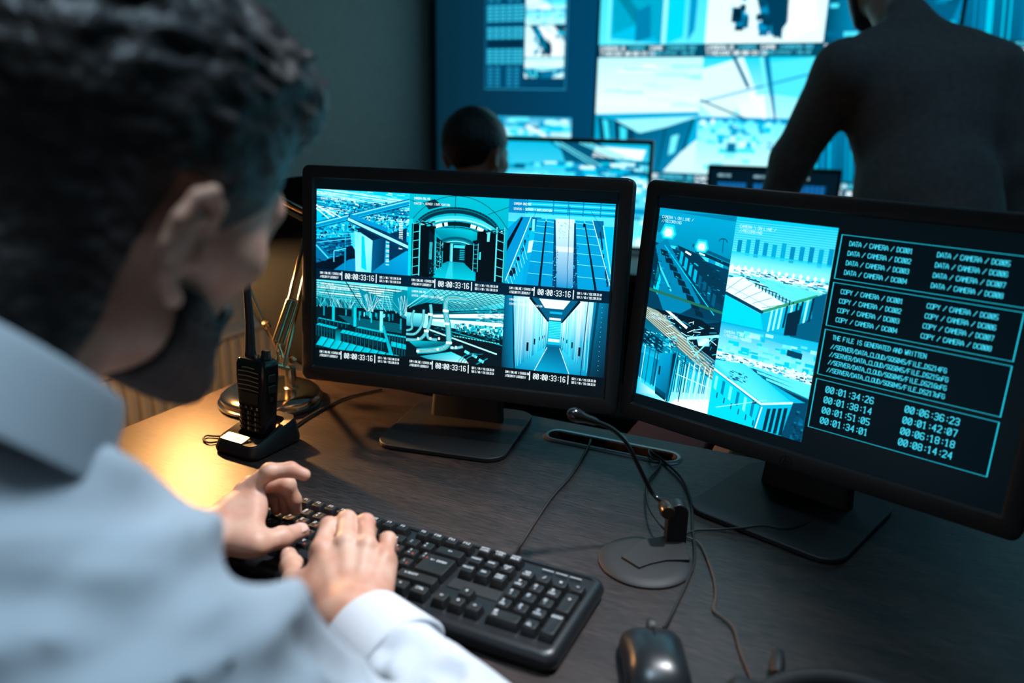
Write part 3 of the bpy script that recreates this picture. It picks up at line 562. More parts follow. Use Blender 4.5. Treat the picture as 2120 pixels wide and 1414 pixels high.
def feed_rows_light(d):
    r = random.Random(22); d.pal = CY
    d.rect(0, 0, 1, 0.5, [0.66, 0.82]); d.rect(0, 0.48, 1, 1, [0.9, 0.55]); d.up()
    for k in range(40):
        v = 0.01+k*0.0105; d.line(0, v+0.02, 1, v-0.01+0.02, 0.0035, 0.8 if k % 2 else 0.58)
    d.up()
    for k in range(11): u = 0.05+k*0.09; d.rect(u, 0.18+0.03*r.random(), u+0.045, 0.33+0.03*r.random(), r.choice([0.45, 0.5, 0.55]))
    d.rect(0, 0.32, 1, 0.46, [0.70, 0.9]); d.up()
    d.poly([(0, 0.46), (1, 0.49), (1, 0.53), (0, 0.52)], 0.99); d.noise(0, 0.47, 1, 0.58, 170, 0.06, 0.014, (0.2, 1), r, 0.05)
    for k in range(5):
        v = 0.56+k*0.035; d.poly([(0.18+0.08*k, v-0.02), (1, v+0.06), (1, v+0.075), (0.2+0.1*k, v-0.005)], 0.25); d.poly([(0.25+0.08*k, v-0.045), (1, v+0.02), (1, v+0.055), (0.25+0.1*k, v-0.02)], 0.8); d.up()
    d.poly([(0.0, 0.57), (0.15, 0.54), (0.62, 0.72), (0.42, 0.82), (0.0, 0.70)], 0.98); d.up()
    for k in range(5): t = k/5; d.line(0.0+0.1*k, 0.69+0.026*k, 0.16+0.11*k, 0.55+0.045*k, 0.005, 0.5)
    d.line(0.0, 0.64, 0.5, 0.78, 0.004, 0.6); d.line(0.0, 0.715, 0.42, 0.835, 0.03, 0.2); d.line(0.40, 0.83, 0.92, 0.6, 0.025, srgb((40, 150, 110))); d.up()
    d.poly([(0, 0.73), (0.4, 0.85), (0.45, 0.99), (0, 0.99)], 0.72); d.poly([(0.4, 0.85), (0.88, 0.64), (0.9, 0.8), (0.62, 0.99), (0.42, 0.99)], 0.6); d.poly([(0.88, 0.62), (1, 0.56), (1, 1), (0.72, 1), (0.78, 0.86)], 0.3); d.up()
    for k in range(9): u = 0.5+k*0.047; d.poly([(u, 0.8-0.021*k), (u+0.02, 0.79-0.021*k), (u+0.01, 0.99-0.02*k), (u-0.01, 1-0.02*k)], r.choice([0.1, 0.9, 0.15]))
    for k in range(14): u = 0.3+k*0.036; d.poly([(u, 0.575+0.01*k), (u+0.012, 0.58+0.01*k), (u+0.012, 0.62+0.011*k), (u, 0.61+0.011*k)], 0.15)
    d.up(); d.poly([(0.66, 0.8), (0.78, 0.74), (0.78, 0.98), (0.66, 1)], 0.08); d.up()
    for k in range(14): u = 0.03+k*0.07; d.poly([(u-0.02, 0.46), (u, 0.435), (u+0.02, 0.46), (u, 0.485)], 1.0)
    d.up()
def feed_cage(d):
    r = random.Random(23); d.pal = CY
    d.rect(0, 0, 1, 1, [0.25, 0.6]); d.up(); d.poly([(0, 0.0), (0.2, 0.03), (1, 0.5), (1, 0.62), (0, 0.12)], srgb((150, 165, 150))); d.poly([(0.55, 0.12), (1, 0.0), (1, 0.3), (0.7, 0.4)], 0.1); d.up()
    for k in range(12): d.line(0.0, 0.02+0.01*k, 1.0, 0.42+0.018*k, 0.006, srgb((70, 90, 85)) if k % 2 else srgb((190, 210, 200)))
    d.up(); d.poly([(0.1, 0), (0.75, 0.02), (1, 0.12), (1, 0.42), (0.7, 0.3), (0.3, 0.08)], 0.03); d.up()
    for k in range(40): u = r.uniform(0.3, 1); v = r.uniform(0.05, 0.38); d.line(u, v, u+r.uniform(-0.12, 0.14), v+r.uniform(-0.05, 0.08), 0.008, r.choice([0.9, 0.5, 0.75, 0.95]))
    d.line(0.25, -0.02, 0.58, 0.14, 0.03, 0.99); d.up()
    d.line(0.6, 0.25, 1.0, 0.15, 0.03, 0.9); d.line(0.6, 0.27, 0.78, 0.42, 0.012, 0.85); d.line(0.95, 0.15, 0.72, 0.42, 0.015, 0.85); d.poly([(0.72, 0.22), (0.88, 0.2), (0.9, 0.28), (0.76, 0.3)], [0.6, 0.97, 0.7, 0.97]); d.up()
    d.poly([(0, 0.24), (0.3, 0.35), (0.3, 0.48), (0, 0.42)], 0.15); d.noise(0, 0.25, 0.45, 0.5, 190, 0.05, 0.014, (0.0, 0.9), r, 0.25)
    d.poly([(0, 0.45), (1, 0.62), (1, 1), (0, 1)], [0.5, 0.75, 0.98, 0.75]); d.up()
    d.poly([(0, 0.52), (0.26, 0.56), (0.24, 0.86), (0, 0.80)], 0.4); d.poly([(0.06, 0.5), (0.2, 0.52), (0.19, 0.86), (0.06, 0.82)], 0.62); d.up()
    d.noise(0.45, 0.42, 1, 0.58, 130, 0.05, 0.012, (0.1, 1), r, 0.3)
    for k in range(26): u = 0.45+k*0.022; d.poly([(u, 0.48+0.006*k), (u+0.012, 0.485+0.006*k), (u+0.005, 0.88-0.004*k), (u-0.006, 0.88-0.004*k)], r.choice([0.2, 0.45, 0.6, 0.9]))
    d.up(); d.poly([(0.26, 0.48), (0.44, 0.44), (0.45, 0.98), (0.26, 0.90)], [0.55, 0.5, 0.3, 0.42]); d.poly([(0.26, 0.86), (0.42, 0.91), (0.42, 0.99), (0.27, 0.94)], 0.1); d.poly([(0.42, 0.46), (0.52, 0.42), (0.48, 0.98), (0.43, 1)], 0.12); d.up(); d.line(0.5, 0.42, 0.46, 1.0, 0.016, 0.6); d.line(0.62, 0.44, 0.60, 0.96, 0.012, 0.15)
    for u in (0.05, 0.12, 0.2, 0.24): d.line(u, 0.42+0.1*u, u-0.01, 0.84+0.12*u, 0.01, r.choice([0.15, 0.3, 0.9]))
    d.poly([(0.5, 1), (0.56, 0.94), (1, 0.84), (1, 1)], 0.99); d.poly([(0, 0.84), (0.26, 0.92), (0.3, 1), (0, 1)], [0.7, 0.95, 0.8, 0.6]); d.up()
    for k in range(5): u = 0.68+k*0.07; d.line(u, 0.5, u-0.02, 0.93-0.01*k, 0.012, 0.95)
    d.line(0.52, 0.66, 1, 0.72, 0.008, 0.95); d.line(0.29, 0.62, 0.29, 0.72, 0.02, 0.1); d.up()
def feed_rows_close(d):
    r = random.Random(24); d.pal = CY
    d.rect(0, 0, 1, 0.36, [0.6, 0.9]); d.rect(0, 0.33, 1, 1, 0.5); d.poly([(0, 0), (1, 0.0), (1, 0.12), (0, 0.03)], 0.62); d.up(); d.noise(0, 0.02, 1, 0.3, 60, 0.12, 0.05, (0.62, 0.92), r)
    d.poly([(0.72, 0.13), (0.87, 0.14), (0.87, 0.2), (0.72, 0.19)], 0.22); d.up()
    d.poly([(0, 0.3), (1, 0.33), (1, 0.42), (0, 0.38)], 0.97); d.noise(0, 0.31, 1, 0.44, 200, 0.05, 0.016, (0.1, 1), r, 0.05)
    for k in range(3):
        v = 0.42+0.045*k; d.poly([(0.3+0.1*k, v-0.02), (1, v+0.06), (1, v+0.1), (0.34+0.1*k, v+0.01)], 0.16); d.poly([(0.36+0.1*k, v-0.05), (1, v+0.0), (1, v+0.05), (0.36+0.1*k, v-0.03)], 0.8); d.up()
    d.poly([(0.42, 0.44), (1, 0.62), (1, 0.72), (0.9, 0.8), (0.36, 0.46)], 0.6); d.up()
    for k in range(16): u, v = 0.4+k*0.034, 0.47+0.021*k; d.poly([(u, v), (u+0.018, v+0.008), (u+0.018, v+0.04), (u, v+0.03)], 0.1)
    d.up(); d.poly([(0, 0.4), (0.32, 0.37), (0.84, 0.63), (0.56, 0.72), (0, 0.5)], [0.8, 0.75, 0.7, 0.8, 0.7]); d.up(); d.line(0, 0.5, 0.55, 0.735, 0.022, 0.97); d.line(0.55, 0.735, 0.86, 0.64, 0.022, 0.95); d.up()
    d.poly([(0, 0.52), (0.54, 0.76), (0.5, 1.02), (0, 1.02)], 0.72); d.poly([(0.55, 0.75), (0.86, 0.655), (0.8, 1.0), (0.52, 1.02)], 0.62); d.poly([(0.86, 0.64), (1.0, 0.6), (1, 1.02), (0.78, 1.02)], 0.25); d.up()
    for k in range(6): u, v = 0.03+k*0.085, 0.56+0.036*k; d.poly([(u, v), (u+0.03, v+0.013), (u+0.025, v+0.16), (u-0.005, v+0.14)], 0.42 if k % 2 else 0.86); d.line(u+0.045, v+0.18, u+0.044, v+0.24, 0.012, 0.2)
    for k in range(4): u, v = 0.62+k*0.055, 0.765-0.017*k; d.poly([(u, v), (u+0.035, v-0.011), (u+0.02, 0.99), (u-0.015, 1.0)], 0.1)
    d.up(); d.line(0.565, 0.76, 0.53, 1, 0.012, 0.98); d.line(0.08, 0.9, 0.6, 0.68, 0.008, 0.9); d.rect(0.46, 0.72, 0.50, 0.75, 0.1); d.noise(0.15, 0.46, 0.36, 0.56, 40, 0.04, 0.012, (0.1, 0.7), r, 0.3); d.noise(0.88, 0.68, 1, 1, 30, 0.05, 0.05, (0.05, 0.4), r)
    for k in range(9): u = 0.04+k*0.11; d.poly([(u-0.02, 0.325), (u, 0.3), (u+0.02, 0.325), (u, 0.35)], 1.0)
    d.up()

def status_text(d, lines=True):
    d.text('CAMERA ONLINE', 0.05, 0.04, 0.025, WHT, 0.15, 0.5); d.text('STATUS - SERVER | DUPLICATION', 0.05, 0.10, 0.025, WHT, 0.15, 0.5); d.up()
def caption_bar(name, x0, y0, w, h, parent, dark):
    d = Draw(x0, y0, w, h, BL, z=0.0008)
    d.rect(0, 0, 1, 1, dark); d.up()
    d.text('CAM | ONLINE | STATUS ON', 0.045, 0.26, 0.19, WHT, 0.15, 0.38, 1.3); d.text('//SECURITY LOCKOUT//', 0.045, 0.60, 0.19, WHT, 0.15, 0.38, 1.3)
    d.text('00:00:33:16', 0.325, 0.27, 0.46, WHT, 0.12, 0.405, 1.48); d.rect(0.283, 0.12, 0.292, 0.88, WHT); d.rect(0.66, 0.12, 0.669, 0.88, WHT)
    d.text('SER 1 / WD / 192.120.33.10', 0.70, 0.26, 0.18, WHT, 0.15, 0.36, 1.3); d.text('SER 2 / WD / 192.120.33.54', 0.70, 0.58, 0.18, WHT, 0.15, 0.36, 1.3)
    return d.build(name, parent)

PW, PH = 0.474, 0.296
def make_monitor(label, loc, yaw, tilt, zc, screens):
    """root on the desk; panel centre at height zc above desk, facing local -y"""
    root = thing('computer_monitor', label, 'monitor', loc, yaw, 'wide monitors on the near desk')
    T = Matrix.Translation((0, 0, zc)) @ Matrix.Rotation(PI/2-tilt, 4, 'X')     # local x right, y up along panel, z toward viewer
    def xf(mb): mb.v = [tuple(T @ Vector(v)) for v in mb.v]; return mb
    ow, oh, cy = 0.518, 0.343, -0.002
    b = MB()
    # casing: rounded shell lofted front to back
    prof = [(0.0, 0.012, -0.003), (0.0, 0.010, 0.0035), (-0.0035, 0.008, 0.0055), (-0.019, 0.004, 0.0055)]
    rings = []
    def ring(w, h, r, z, cyy=cy): return [Vector((x, y, z)) for x, y in rrect(w, h, r, 6, 0, cyy)]
    rings.append(ring(0.30, 0.20, 0.02, -0.062)); rings.append(ring(0.42, 0.27, 0.03, -0.056)); rings.append(ring(0.49, 0.322, 0.02, -0.036)); rings.append(ring(ow-0.003, oh-0.003, 0.012, -0.030))
    rings.append(ring(ow, oh, 0.011, -0.027)); rings.append(ring(ow, oh, 0.011, -0.002)); rings.append(ring(ow-0.003, oh-0.003, 0.010, 0.002)); rings.append(ring(ow-0.008, oh-0.008, 0.008, 0.0035))
    rings.append(ring(PW+0.006, PH+0.006, 0.002, 0.0035, 0)); rings.append(ring(PW+0.0005, PH+0.0005, 0.0015, -0.0005, 0))
    b.loft(rings, cap=False); b.add([v for v in rings[0]], [tuple(range(len(rings[0])))[::-1]])
    xf(b).build('casing', M_BEZEL, root)
    b = MB(); b.box((0, 0, -0.004), (PW+0.004, PH+0.004, 0.006)); scr = xf(b).build('screen', M_OFF, root)
    d = Draw(-0.008, -PH/2-0.007, 0.016, 0.016, CY, z=0.0037); lg = (0.012, 0.014, 0.016)
    d.arc(0.5, 0.5, 0.46, 0.46, 0, 360, 0.06, 0.0, 30); d.line(0.28, 0.8, 0.45, 0.12, 0.07, 0.0); d.line(0.37, 0.48, 0.5, 0.46, 0.07, 0.0); d.line(0.5, 0.46, 0.42, 0.8, 0.07, 0.0)
    d.line(0.5, 0.92, 0.62, 0.42, 0.07, 0.0); d.line(0.61, 0.45, 0.74, 0.45, 0.07, 0.0); d.line(0.74, 0.45, 0.67, 0.74, 0.07, 0.0); d.line(0.67, 0.72, 0.56, 0.74, 0.07, 0.0)
    d.mb.c = []; xf(d.mb).build('badge', M_GLOSSB, root, smooth=False, label='small round badge under the screen')
    for o in screens(scr):
        me = o.data; me.transform(T)
    # stand
    b = MB(); b.prism(rrect(0.205, 0.205, 0.03, 8, 0, 0.015), 0.0005, 0.0075); b.build('stand_base', M_BASE, root, 0.0015)
    b = MB(); 
    rings = []
    for z, yy, w in ((0.0076, 0.060, 0.125), (0.04, 0.062, 0.120), (0.16, 0.070, 0.110), (0.30, 0.078, 0.10)):
        rings.append([Vector((x, y, z)) for x, y in rrect(w, 0.022, 0.008, 4, 0, yy)])
    b.loft(rings); b.build('stand_neck', M_MATTE, root)
    b = MB(); b.box((0, 0.058, zc+0.0), (0.09, 0.022, 0.09)); b.build('mount_plate', M_MATTE, root, 0.004)
    return root

def screens_left(scr):
    outs = []
    X0, Y0 = -PW/2+0.0035, PH/2-0.054*PH+0.001
    cwd = (PW-0.0055)/3
    rows = [(0.0, 0.124, 0.0175), (0.1415, 0.110, 0.0175)]
    for r, (dy, fh, ch) in enumerate(rows):
        for c in range(3):
            d = Draw(X0+c*cwd, Y0-dy, cwd, fh, BL, z=0.0)
            FEEDS[r*3+c](d); status_text(d); outs.append(d.build('camera_picture', scr))
            o = caption_bar('picture_caption', X0+c*cwd, Y0-dy-fh, cwd, ch, scr, srgb((0, 30, 52)) if r == 0 else srgb((4, 14, 22)))
            outs.append(o)
    return outs
def screens_right(scr):
    outs = []; V = lambda v: PH/2-v*PH
    lay = [(feed_rows_dark, 0.006, 0.052, 0.245, 0.47), (feed_rows_light, 0.251, 0.052, 0.277, 0.47), (feed_cage, 0.006, 0.522, 0.245, 0.43), (feed_rows_close, 0.251, 0.522, 0.277, 0.43)]
    for fn, u, v, w, h in lay:
        d = Draw(-PW/2+u*PW, V(v), w*PW, h*PH, CY); fn(d)
        d.text('CAMERA \\ ON LINE /', 0.05, 0.07 if fn is not feed_cage else 0.05, 0.026, WH2, 0.13, 0.6); d.text('//RECORDING', 0.05, 0.11 if fn is not feed_cage else 0.09, 0.026, WH2, 0.13, 0.6)
        outs.append(d.build('camera_picture', scr))
    LN = srgb((30, 190, 215)); TX = srgb((60, 205, 232)); BG = srgb((1, 12, 20))
    u0, uw = 0.538, 0.42
    boxes = [(0.075, 0.178, [('DATA / CAMERA / DC00%d', 4)]), (0.267, 0.178, [('COPY / CAMERA / DC00%d', 4)]), (0.460, 0.190, None), (0.668, 0.21, 'T')]
    for bi, (v, h, spec) in enumerate(boxes):
        hh = h*PH; ww = uw*PW; d = Draw(-PW/2+u0*PW, V(v), ww, hh, CY, z=0.0002)
        d.rect(0, 0, 1, 1, BG); d.up(); t = 0.0011/hh
        d.line(0, 0, 1, 0, t, LN); d.line(0, 1, 1, 1, t, LN); d.line(0.003, 0, 0.003, 1, t, LN); d.line(0.997, 0, 0.997, 1, t, LN)
        k = 0.0052/hh
        if bi < 2:
            for i in range(4):
                vv = 0.13+0.215*i
                w_ = 'DATA' if bi == 0 else 'COPY'
                d.text('%s / CAMERA / DC00%d' % (w_, i+1), 0.055, vv, k, TX, 0.14, 0.53, 1.27); d.text('%s / CAMERA / DC00%d' % (w_, i+5), 0.535, vv, k, TX, 0.14, 0.53, 1.27)
        elif bi == 2:
            d.text('THE FILE IS GENERATED AND WRITTEN', 0.055, 0.10, k, TX, 0.14, 0.50, 1.27)
            for i in range(4): d.text('//SERVER/DATA_CLOUD/SQS045/FILE_DS21%s' % ('4FG', '5pFG', '6pFG', '7pFG')[i], 0.055, 0.30+0.17*i, k, TX, 0.14, 0.50, 1.27)
        else:
            A = [('00:01:34:26', '00:06:36:23'), ('00:01:38:14', '00:01:42:07'), ('00:01:51:05', '00:06:18:18'), ('00:01:34:01', '00:08:14:24')]
            for i, (a, c) in enumerate(A):
                d.text(a, 0.07, 0.11+0.21*i, k*1.45, TX, 0.13, 0.52, 1.42); d.text(c, 0.53, 0.11+0.21*i, k*1.45, TX, 0.13, 0.52, 1.42)
        outs.append(d.build('text_panel', scr))
    return outs
def place_mon(label, x, y, yaw, tilt, zc, fn):
    return make_monitor(label, W(x, y, 0), yaw+RA, tilt, zc, fn)
place_mon('left wide desk monitor showing six cyan camera pictures with running time codes', -0.0879, 1.1842, -0.2706, 0.1096, 0.2441, screens_left)
place_mon('right wide desk monitor showing four cyan camera pictures and a column of text boxes', 0.3637, 0.9433, -0.7428, 0.1096, 0.2436, screens_right)
# ------------------------------------------------------------------ keyboard
U = 0.01905
KX, KY, KA, GAP = -0.29738, 0.92034, -0.43776, 1.1523
def kpos(a, b, z=0.0): return (KX+math.cos(KA)*a*U+math.sin(KA)*b*U, KY+math.sin(KA)*a*U-math.cos(KA)*b*U, z)
KC = (11.25, 2.75)
KB = thing('keyboard', 'black full size keyboard with white key legends under the hands', 'keyboard', W(kpos(*KC)), KA+RA)
def kb_body():
    b = MB(); x0, x1, y0, y1 = (-0.5-KC[0])*U, (22.98-KC[0])*U, (KC[1]-6.75)*U, (KC[1]+1.25)*U
    w, d, cx, cy = x1-x0, y1-y0, (x0+x1)/2, (y0+y1)/2
    def ring(ins, z, r): return [Vector((x, y, z)) for x, y in rrect(w-2*ins, d-2*ins, r, 6, cx, cy)]
    b.loft([ring(0.006, 0.0005, 0.010), ring(0.0015, 0.004, 0.013), ring(0, 0.009, 0.014), ring(0.001, 0.014, 0.014), ring(0.004, 0.0185, 0.012), ring(0.008, 0.0205, 0.010), ring(0.0105, 0.0205, 0.008), ring(0.0115, 0.0185, 0.007)])
    return b
kb_body().build('body', mat('keyboard_plastic', (0.009, 0.010, 0.012), 0.38), KB)
def kwell(a0, a1, b0, b1):
    b = MB(); x0, x1 = (a0-KC[0])*U, (a1-KC[0])*U; y1, y0 = (KC[1]-b0)*U, (KC[1]-b1)*U
    b.box(((x0+x1)/2, (y0+y1)/2, 0.019), (x1-x0, y1-y0, 0.0012)); return b
kwell(15.2, 18.3, GAP+1.55, GAP+2.45).build('blank_panel', mat('keyboard_panel', (0.013, 0.014, 0.015), 0.55), KB, 0.0004)
def strokes(b, txt, x, y, h, z, mi=1, asp=0.6, sp=1.35, wt=0.17):
    n = len(txt); cw = h*asp; x -= (n*cw*sp-cw*(sp-1))/2
    for ch in txt:
        for st in FONT.get(ch, '').split('|'):
            q = [(x+int(a[0])/4*cw, y+h*(int(a[1])/6-0.5)) for a in st.split()]
            for p, r in zip(q, q[1:]):
                dx, dy = r[0]-p[0], r[1]-p[1]; L = math.hypot(dx, dy); nx, ny = -dy/L*h*wt/2, dx/L*h*wt/2; ex, ey = dx/L*h*wt*0.3, dy/L*h*wt*0.3
                b.add([(p[0]+nx-ex, p[1]+ny-ey, z), (p[0]-nx-ex, p[1]-ny-ey, z), (r[0]-nx+ex, r[1]-ny+ey, z), (r[0]+nx+ex, r[1]+ny+ey, z)], [(0, 1, 2, 3)], mi)
        x += cw*sp
def add_key(b, a, br, w=1.0, h=1.0, legs=(), off=(0, 0)):
    cx, cy = (a-KC[0])*U-off[0], (KC[1]-br)*U-off[1]; W0, H0 = w*U-0.0012, h*U-0.0012
    rr = lambda i, z, r, sy=0.0: [Vector((x, y, z)) for x, y in rrect(W0-2*i, H0-2*i, r, 3, cx, cy+sy)]
    b.loft([rr(0, 0.0175, 0.0015), rr(0.0006, 0.020, 0.0015), rr(0.0020, 0.0262, 0.002, 0.0008), rr(0.0026, 0.0276, 0.002, 0.001), rr(0.0036, 0.0280, 0.002, 0.001), rr(0.0052, 0.0276, 0.002, 0.001)])
    for (t, dx, dy, hh, mi) in legs: strokes(b, t, cx+dx*U, cy+0.001+dy*U, hh, 0.02835, mi)
def one(t, red=None):
    L = [(t, -0.13, 0.12, 0.0042, 1)]
    if red: L.append((red, 0.16, -0.16, 0.0034, 2))
    return tuple(L)
def two(t, s, red=None):
    L = [(t, -0.13, -0.10, 0.0036, 1), (s, -0.13, 0.16, 0.0036, 1)]
    if red: L.append((red, 0.16, -0.16, 0.003, 2))
    return tuple(L)
def small(t, s=None):
    L = [(t, -0.02, 0.12 if s else 0.04, 0.0026, 1)]
    if s: L.append((s, -0.02, -0.10, 0.0026, 1))
    return tuple(L)
KEYS = [(0.5, 0, 1, 1, small('ESC'))]
for i, a in enumerate((2.5, 3.5, 4.5, 5.5, 7, 8, 9, 10, 11.5, 12.5, 13.5, 14.5)): KEYS.append((a, 0, 1, 0.92, (('F%d' % (i+1), -0.05, 0.1, 0.0034, 1),)))
for a, t, s in ((15.75, 'PRTSC', 'SYSRQ'), (16.75, 'SCROLL', 'LOCK'), (17.75, 'PAUSE', 'BREAK')): KEYS.append((a, 0, 1, 0.92, small(t, s)))
R1 = GAP
for i, (t, s) in enumerate(zip("'1234567890-=", '^+*#<{^*:()_+')): KEYS.append((0.5+i, R1, 1, 1, two(t, s)))
KEYS.append((14.0, R1, 2, 1, (('<-', 0.0, 0.05, 0.0034, 1),)))
for i, t in enumerate('QWERTYUIOP'): KEYS.append((2.0+i, R1+1, 1, 1, one(t, 'XUYKEHRWO3'[i])))
KEYS += [(12.0, R1+1, 1, 1, two('{', '|', 'X')), (13.0, R1+1, 1, 1, two('}', '|', 'B'))]
for i, t in enumerate('ASDFGHJKL'): KEYS.append((2.25+i, R1+2, 1, 1, one(t, 'OBBAPOPOA'[i])))
KEYS += [(11.25, R1+2, 1, 1, two(':', '.', 'X')), (12.25, R1+2, 1, 1, two("'", ',', 'E')), (13.9, R1+1.5, 2.1, 2, (('<-', -0.35, 0.3, 0.0034, 1), ('ENTER', 0.25, 0.3, 0.003, 1)))]
for i, t in enumerate('ZXCVBNM'): KEYS.append((2.75+i, R1+3, 1, 1, one(t, 'RCMNTBU'[i])))
KEYS += [(9.75, R1+3, 1, 1, two('<', ',')), (10.75, R1+3, 1, 1, two('>', '.')), (11.75, R1+3, 1, 1, two('/', ',')), (13.6, R1+3, 2.7, 1, (('^', -0.75, 0.05, 0.0034, 1), ('SHIFT', -0.3, 0.05, 0.003, 1)))]
KEYS += [(6.9, R1+4, 6.2, 1, ()), (10.65, R1+4, 1.25, 1, small('ALT')), (11.9, R1+4, 1.25, 1, (('#', 0, 0.05, 0.0036, 1),)), (13.15, R1+4, 1.25, 1, (('=', 0, 0.05, 0.0036, 1),)), (14.4, R1+4, 1.2, 1, (('CTRL', 0, 0.05, 0.003, 1),))]
for i, (t, s) in enumerate((('INSERT', None), ('HOME', None), ('PAGE', 'UP'), ('DELETE', None), ('END', None), ('PAGE', 'DOWN'))): KEYS.append((15.75+i % 3, R1+i//3, 1, 1, small(t, s)))
KEYS += [(16.75, R1+3, 1, 1, (('^', 0, 0.05, 0.004, 1),)), (15.75, R1+4, 1, 1, (('<', -0.05, 0.05, 0.003, 1), ('-', 0.05, 0.05, 0.003, 1))), (16.75, R1+4, 1, 1, (('v', 0, 0.05, 0.004, 1),)), (17.75, R1+4, 1, 1, (('-', -0.05, 0.05, 0.003, 1), ('>', 0.05, 0.05, 0.003, 1)))]
KEYS += [(19, R1, 1, 1, small('NUM', 'LOCK'))] + [(20+i, R1, 1, 1, (('/*-'[i], 0, 0.05, 0.004, 1),)) for i in range(3)]
NP = {'7': 'HOME', '9': 'PGUP', '1': 'END', '3': 'PGDN', '0': 'INS', '.': 'DEL', '8': '^', '4': '<', '6': '>', '2': 'v', '5': None}
for r, row in enumerate(('789', '456', '123')):
    for i, t in enumerate(row):
        L = [(t, -0.1, 0.14, 0.0042, 1)]
        if NP[t]: L.append((NP[t], -0.05, -0.14, 0.0024, 1))
        KEYS.append((19+i, R1+1+r, 1, 1, tuple(L)))
KEYS += [(19.5, R1+4, 2, 1, (('0', -0.55, 0.14, 0.0042, 1), ('INS', -0.5, -0.14, 0.0024, 1))), (21, R1+4, 1, 1, (('.', -0.1, 0.14, 0.0042, 1), ('DEL', -0.05, -0.14, 0.0024, 1))), (22, R1+1.5, 1, 2, (('+', 0, 0.3, 0.0045, 1),)), (22, R1+3.5, 1, 2, (('ENTER', 0, 0.55, 0.0028, 1),))]
M_KEY = mat('key_plastic', (0.008, 0.009, 0.010), 0.42)
for (a, br, w, h, legs) in KEYS:
    ox, oy = (a-KC[0])*U, (KC[1]-br)*U
    b = MB(); add_key(b, a, br, w, h, legs, (ox, oy)); o = b.build('key', [M_KEY, M_LEG, M_ORL], KB); o.location = (ox, oy, 0)
b = MB()
for (a, br, w) in ((0.75, R1+1, 1.5), (0.875, R1+2, 1.75), (0.65, R1+4, 1.3), (1.12, R1+3, 2.25), (2.0, R1+4, 1.2)): add_key(b, a, br, w, 1)
b.add([(0, 0, 0)], [], 0)
tag(b.build('keys_behind_hand', M_KEY, KB), kind='stuff')
for i in range(3):
    b = MB(); b.box(((19.7+i*0.85-KC[0])*U, KC[1]*U+0.004, 0.0210), (0.0135, 0.0022, 0.0012)); b.build('indicator_window', mat('lamp_window', (0.28, 0.3, 0.31), 0.35), KB, 0.0003)
def cable(parent, pts, r, name='cable', m=None, flat=1.0, n=8):
    b = MB(); P = smooth_path([at_z(px, py, z) for px, py, z in pts], 8); Mi = parent.matrix_basis.inverted() if parent else Matrix()
    b.tube([Mi @ W(p) for p in P], r, n, 0, flat); return b.build(name, m or M_RUB, parent)
cable(KB, [(1060, 1151, .016), (1076, 1130, .004), (1105, 1085, .003), (1142, 1030, .003), (1182, 985, .003), (1212, 936, .003), (1222, 914, .002), (1222, 905, -.012)], 0.0019)

# ------------------------------------------------------------------ mouse
MC = at_z(1352, 1392, 0); MO = thing('computer_mouse', 'black optical mouse right of the keyboard at the lower edge', 'mouse', W(MC.x, MC.y-0.004, 0), RA+math.radians(-2))
def mouse_mesh(side=0):
    b = MB(); rings = []; N = 22
    for i in range(N+1):
        t = i/N; y = -0.058+0.116*t
        e = math.sqrt(max(0, 1-((t-0.5)/0.502)**4)); w = (0.0315-0.004*math.cos(PI*(t-0.45)*2)*0.4-0.0012*t)*e+0.0005; hh = (0.037*math.sin(PI*min(1, (0.12+0.88*t*0.0+0.44*(1-abs(t-0.42)*1.25))))**0.8)
        hh = 0.036*(1-((t-0.40)/0.66)**2*0.72)*max(0.12, e)
        r = []
        for k in range(25):
            a = PI*k/24; c, s_ = math.cos(a), math.sin(a)
            r.append(Vector((w*abs(c)**0.75*(1 if c > 0 else -1), y, 0.002+hh*s_**0.62)))
        rings.append(r)
    for i in range(len(rings)-1):
        pass
    b.loft(rings, closed=True); return b
mouse_mesh().build('body', mat('mouse_plastic', (0.014, 0.017, 0.02), 0.3), MO)
b = MB(); b.tube([(0, 0.012, 0.0362), (0, 0.03, 0.0325), (0, 0.05, 0.0235), (0, 0.057, 0.014)], 0.0006, 6); b.build('button_seam', M_GLOSSB, MO)
b = MB(); b.lathe([(0.0, -0.0035), (0.0095, -0.0035), (0.0105, 0), (0.0095, 0.0035), (0, 0.0035)], 20, Matrix.Translation((0, 0.034, 0.0255)) @ Matrix.Rotation(PI/2, 4, 'Y')); b.build('scroll_wheel', M_RUB, MO)
cable(MO, [(1374, 1300, .012), (1386, 1280, .006), (1400, 1252, .003), (1424, 1200, .003), (1438, 1155, .003), (1434, 1090, .003), (1431, 1040, .003), (1412, 992, .003), (1378, 958, .003), (1350, 936, .003), (1345, 928, -.01)], 0.0017)

# ------------------------------------------------------------------ desk microphone
mb0 = at_z(1336, 1165, 0); MI = thing('desk_microphone', 'black gooseneck desk microphone on a round base', 'microphone', W(mb0.x, mb0.y, 0), 0)
b = MB(); b.lathe([(0.0, 0.0005), (0.0525, 0.0005), (0.0545, 0.0022), (0.052, 0.0046), (0.04, 0.0062), (0.0, 0.0070)], 56); b.build('round_base', M_MATTE, MI)
def L_(px, py, z): return W(at_z(px, py, z)) - Vector(MI.location)
def loc2(p): return (p.x, p.y)
q = [L_(1286, 1153, .008), L_(1323, 1176, .008), L_(1345, 1168, .008), L_(1380, 1160, .008), L_(1428, 1160, .008), L_(1418, 1125, .008), L_(1395, 1108, .008), L_(1330, 1118, .008)]
b = MB(); b.prism([loc2(p) for p in q][::-1], 0.005, 0.0092); b.build('raised_plate', M_MATTE, MI, 0.0006)
pst = L_(1398, 1118, .008)
vx = dv(*( _R)); vx.z = 0; vx.normalize(); vy = Vector((-vx.y, vx.x, 0))      # plate plane along the boom
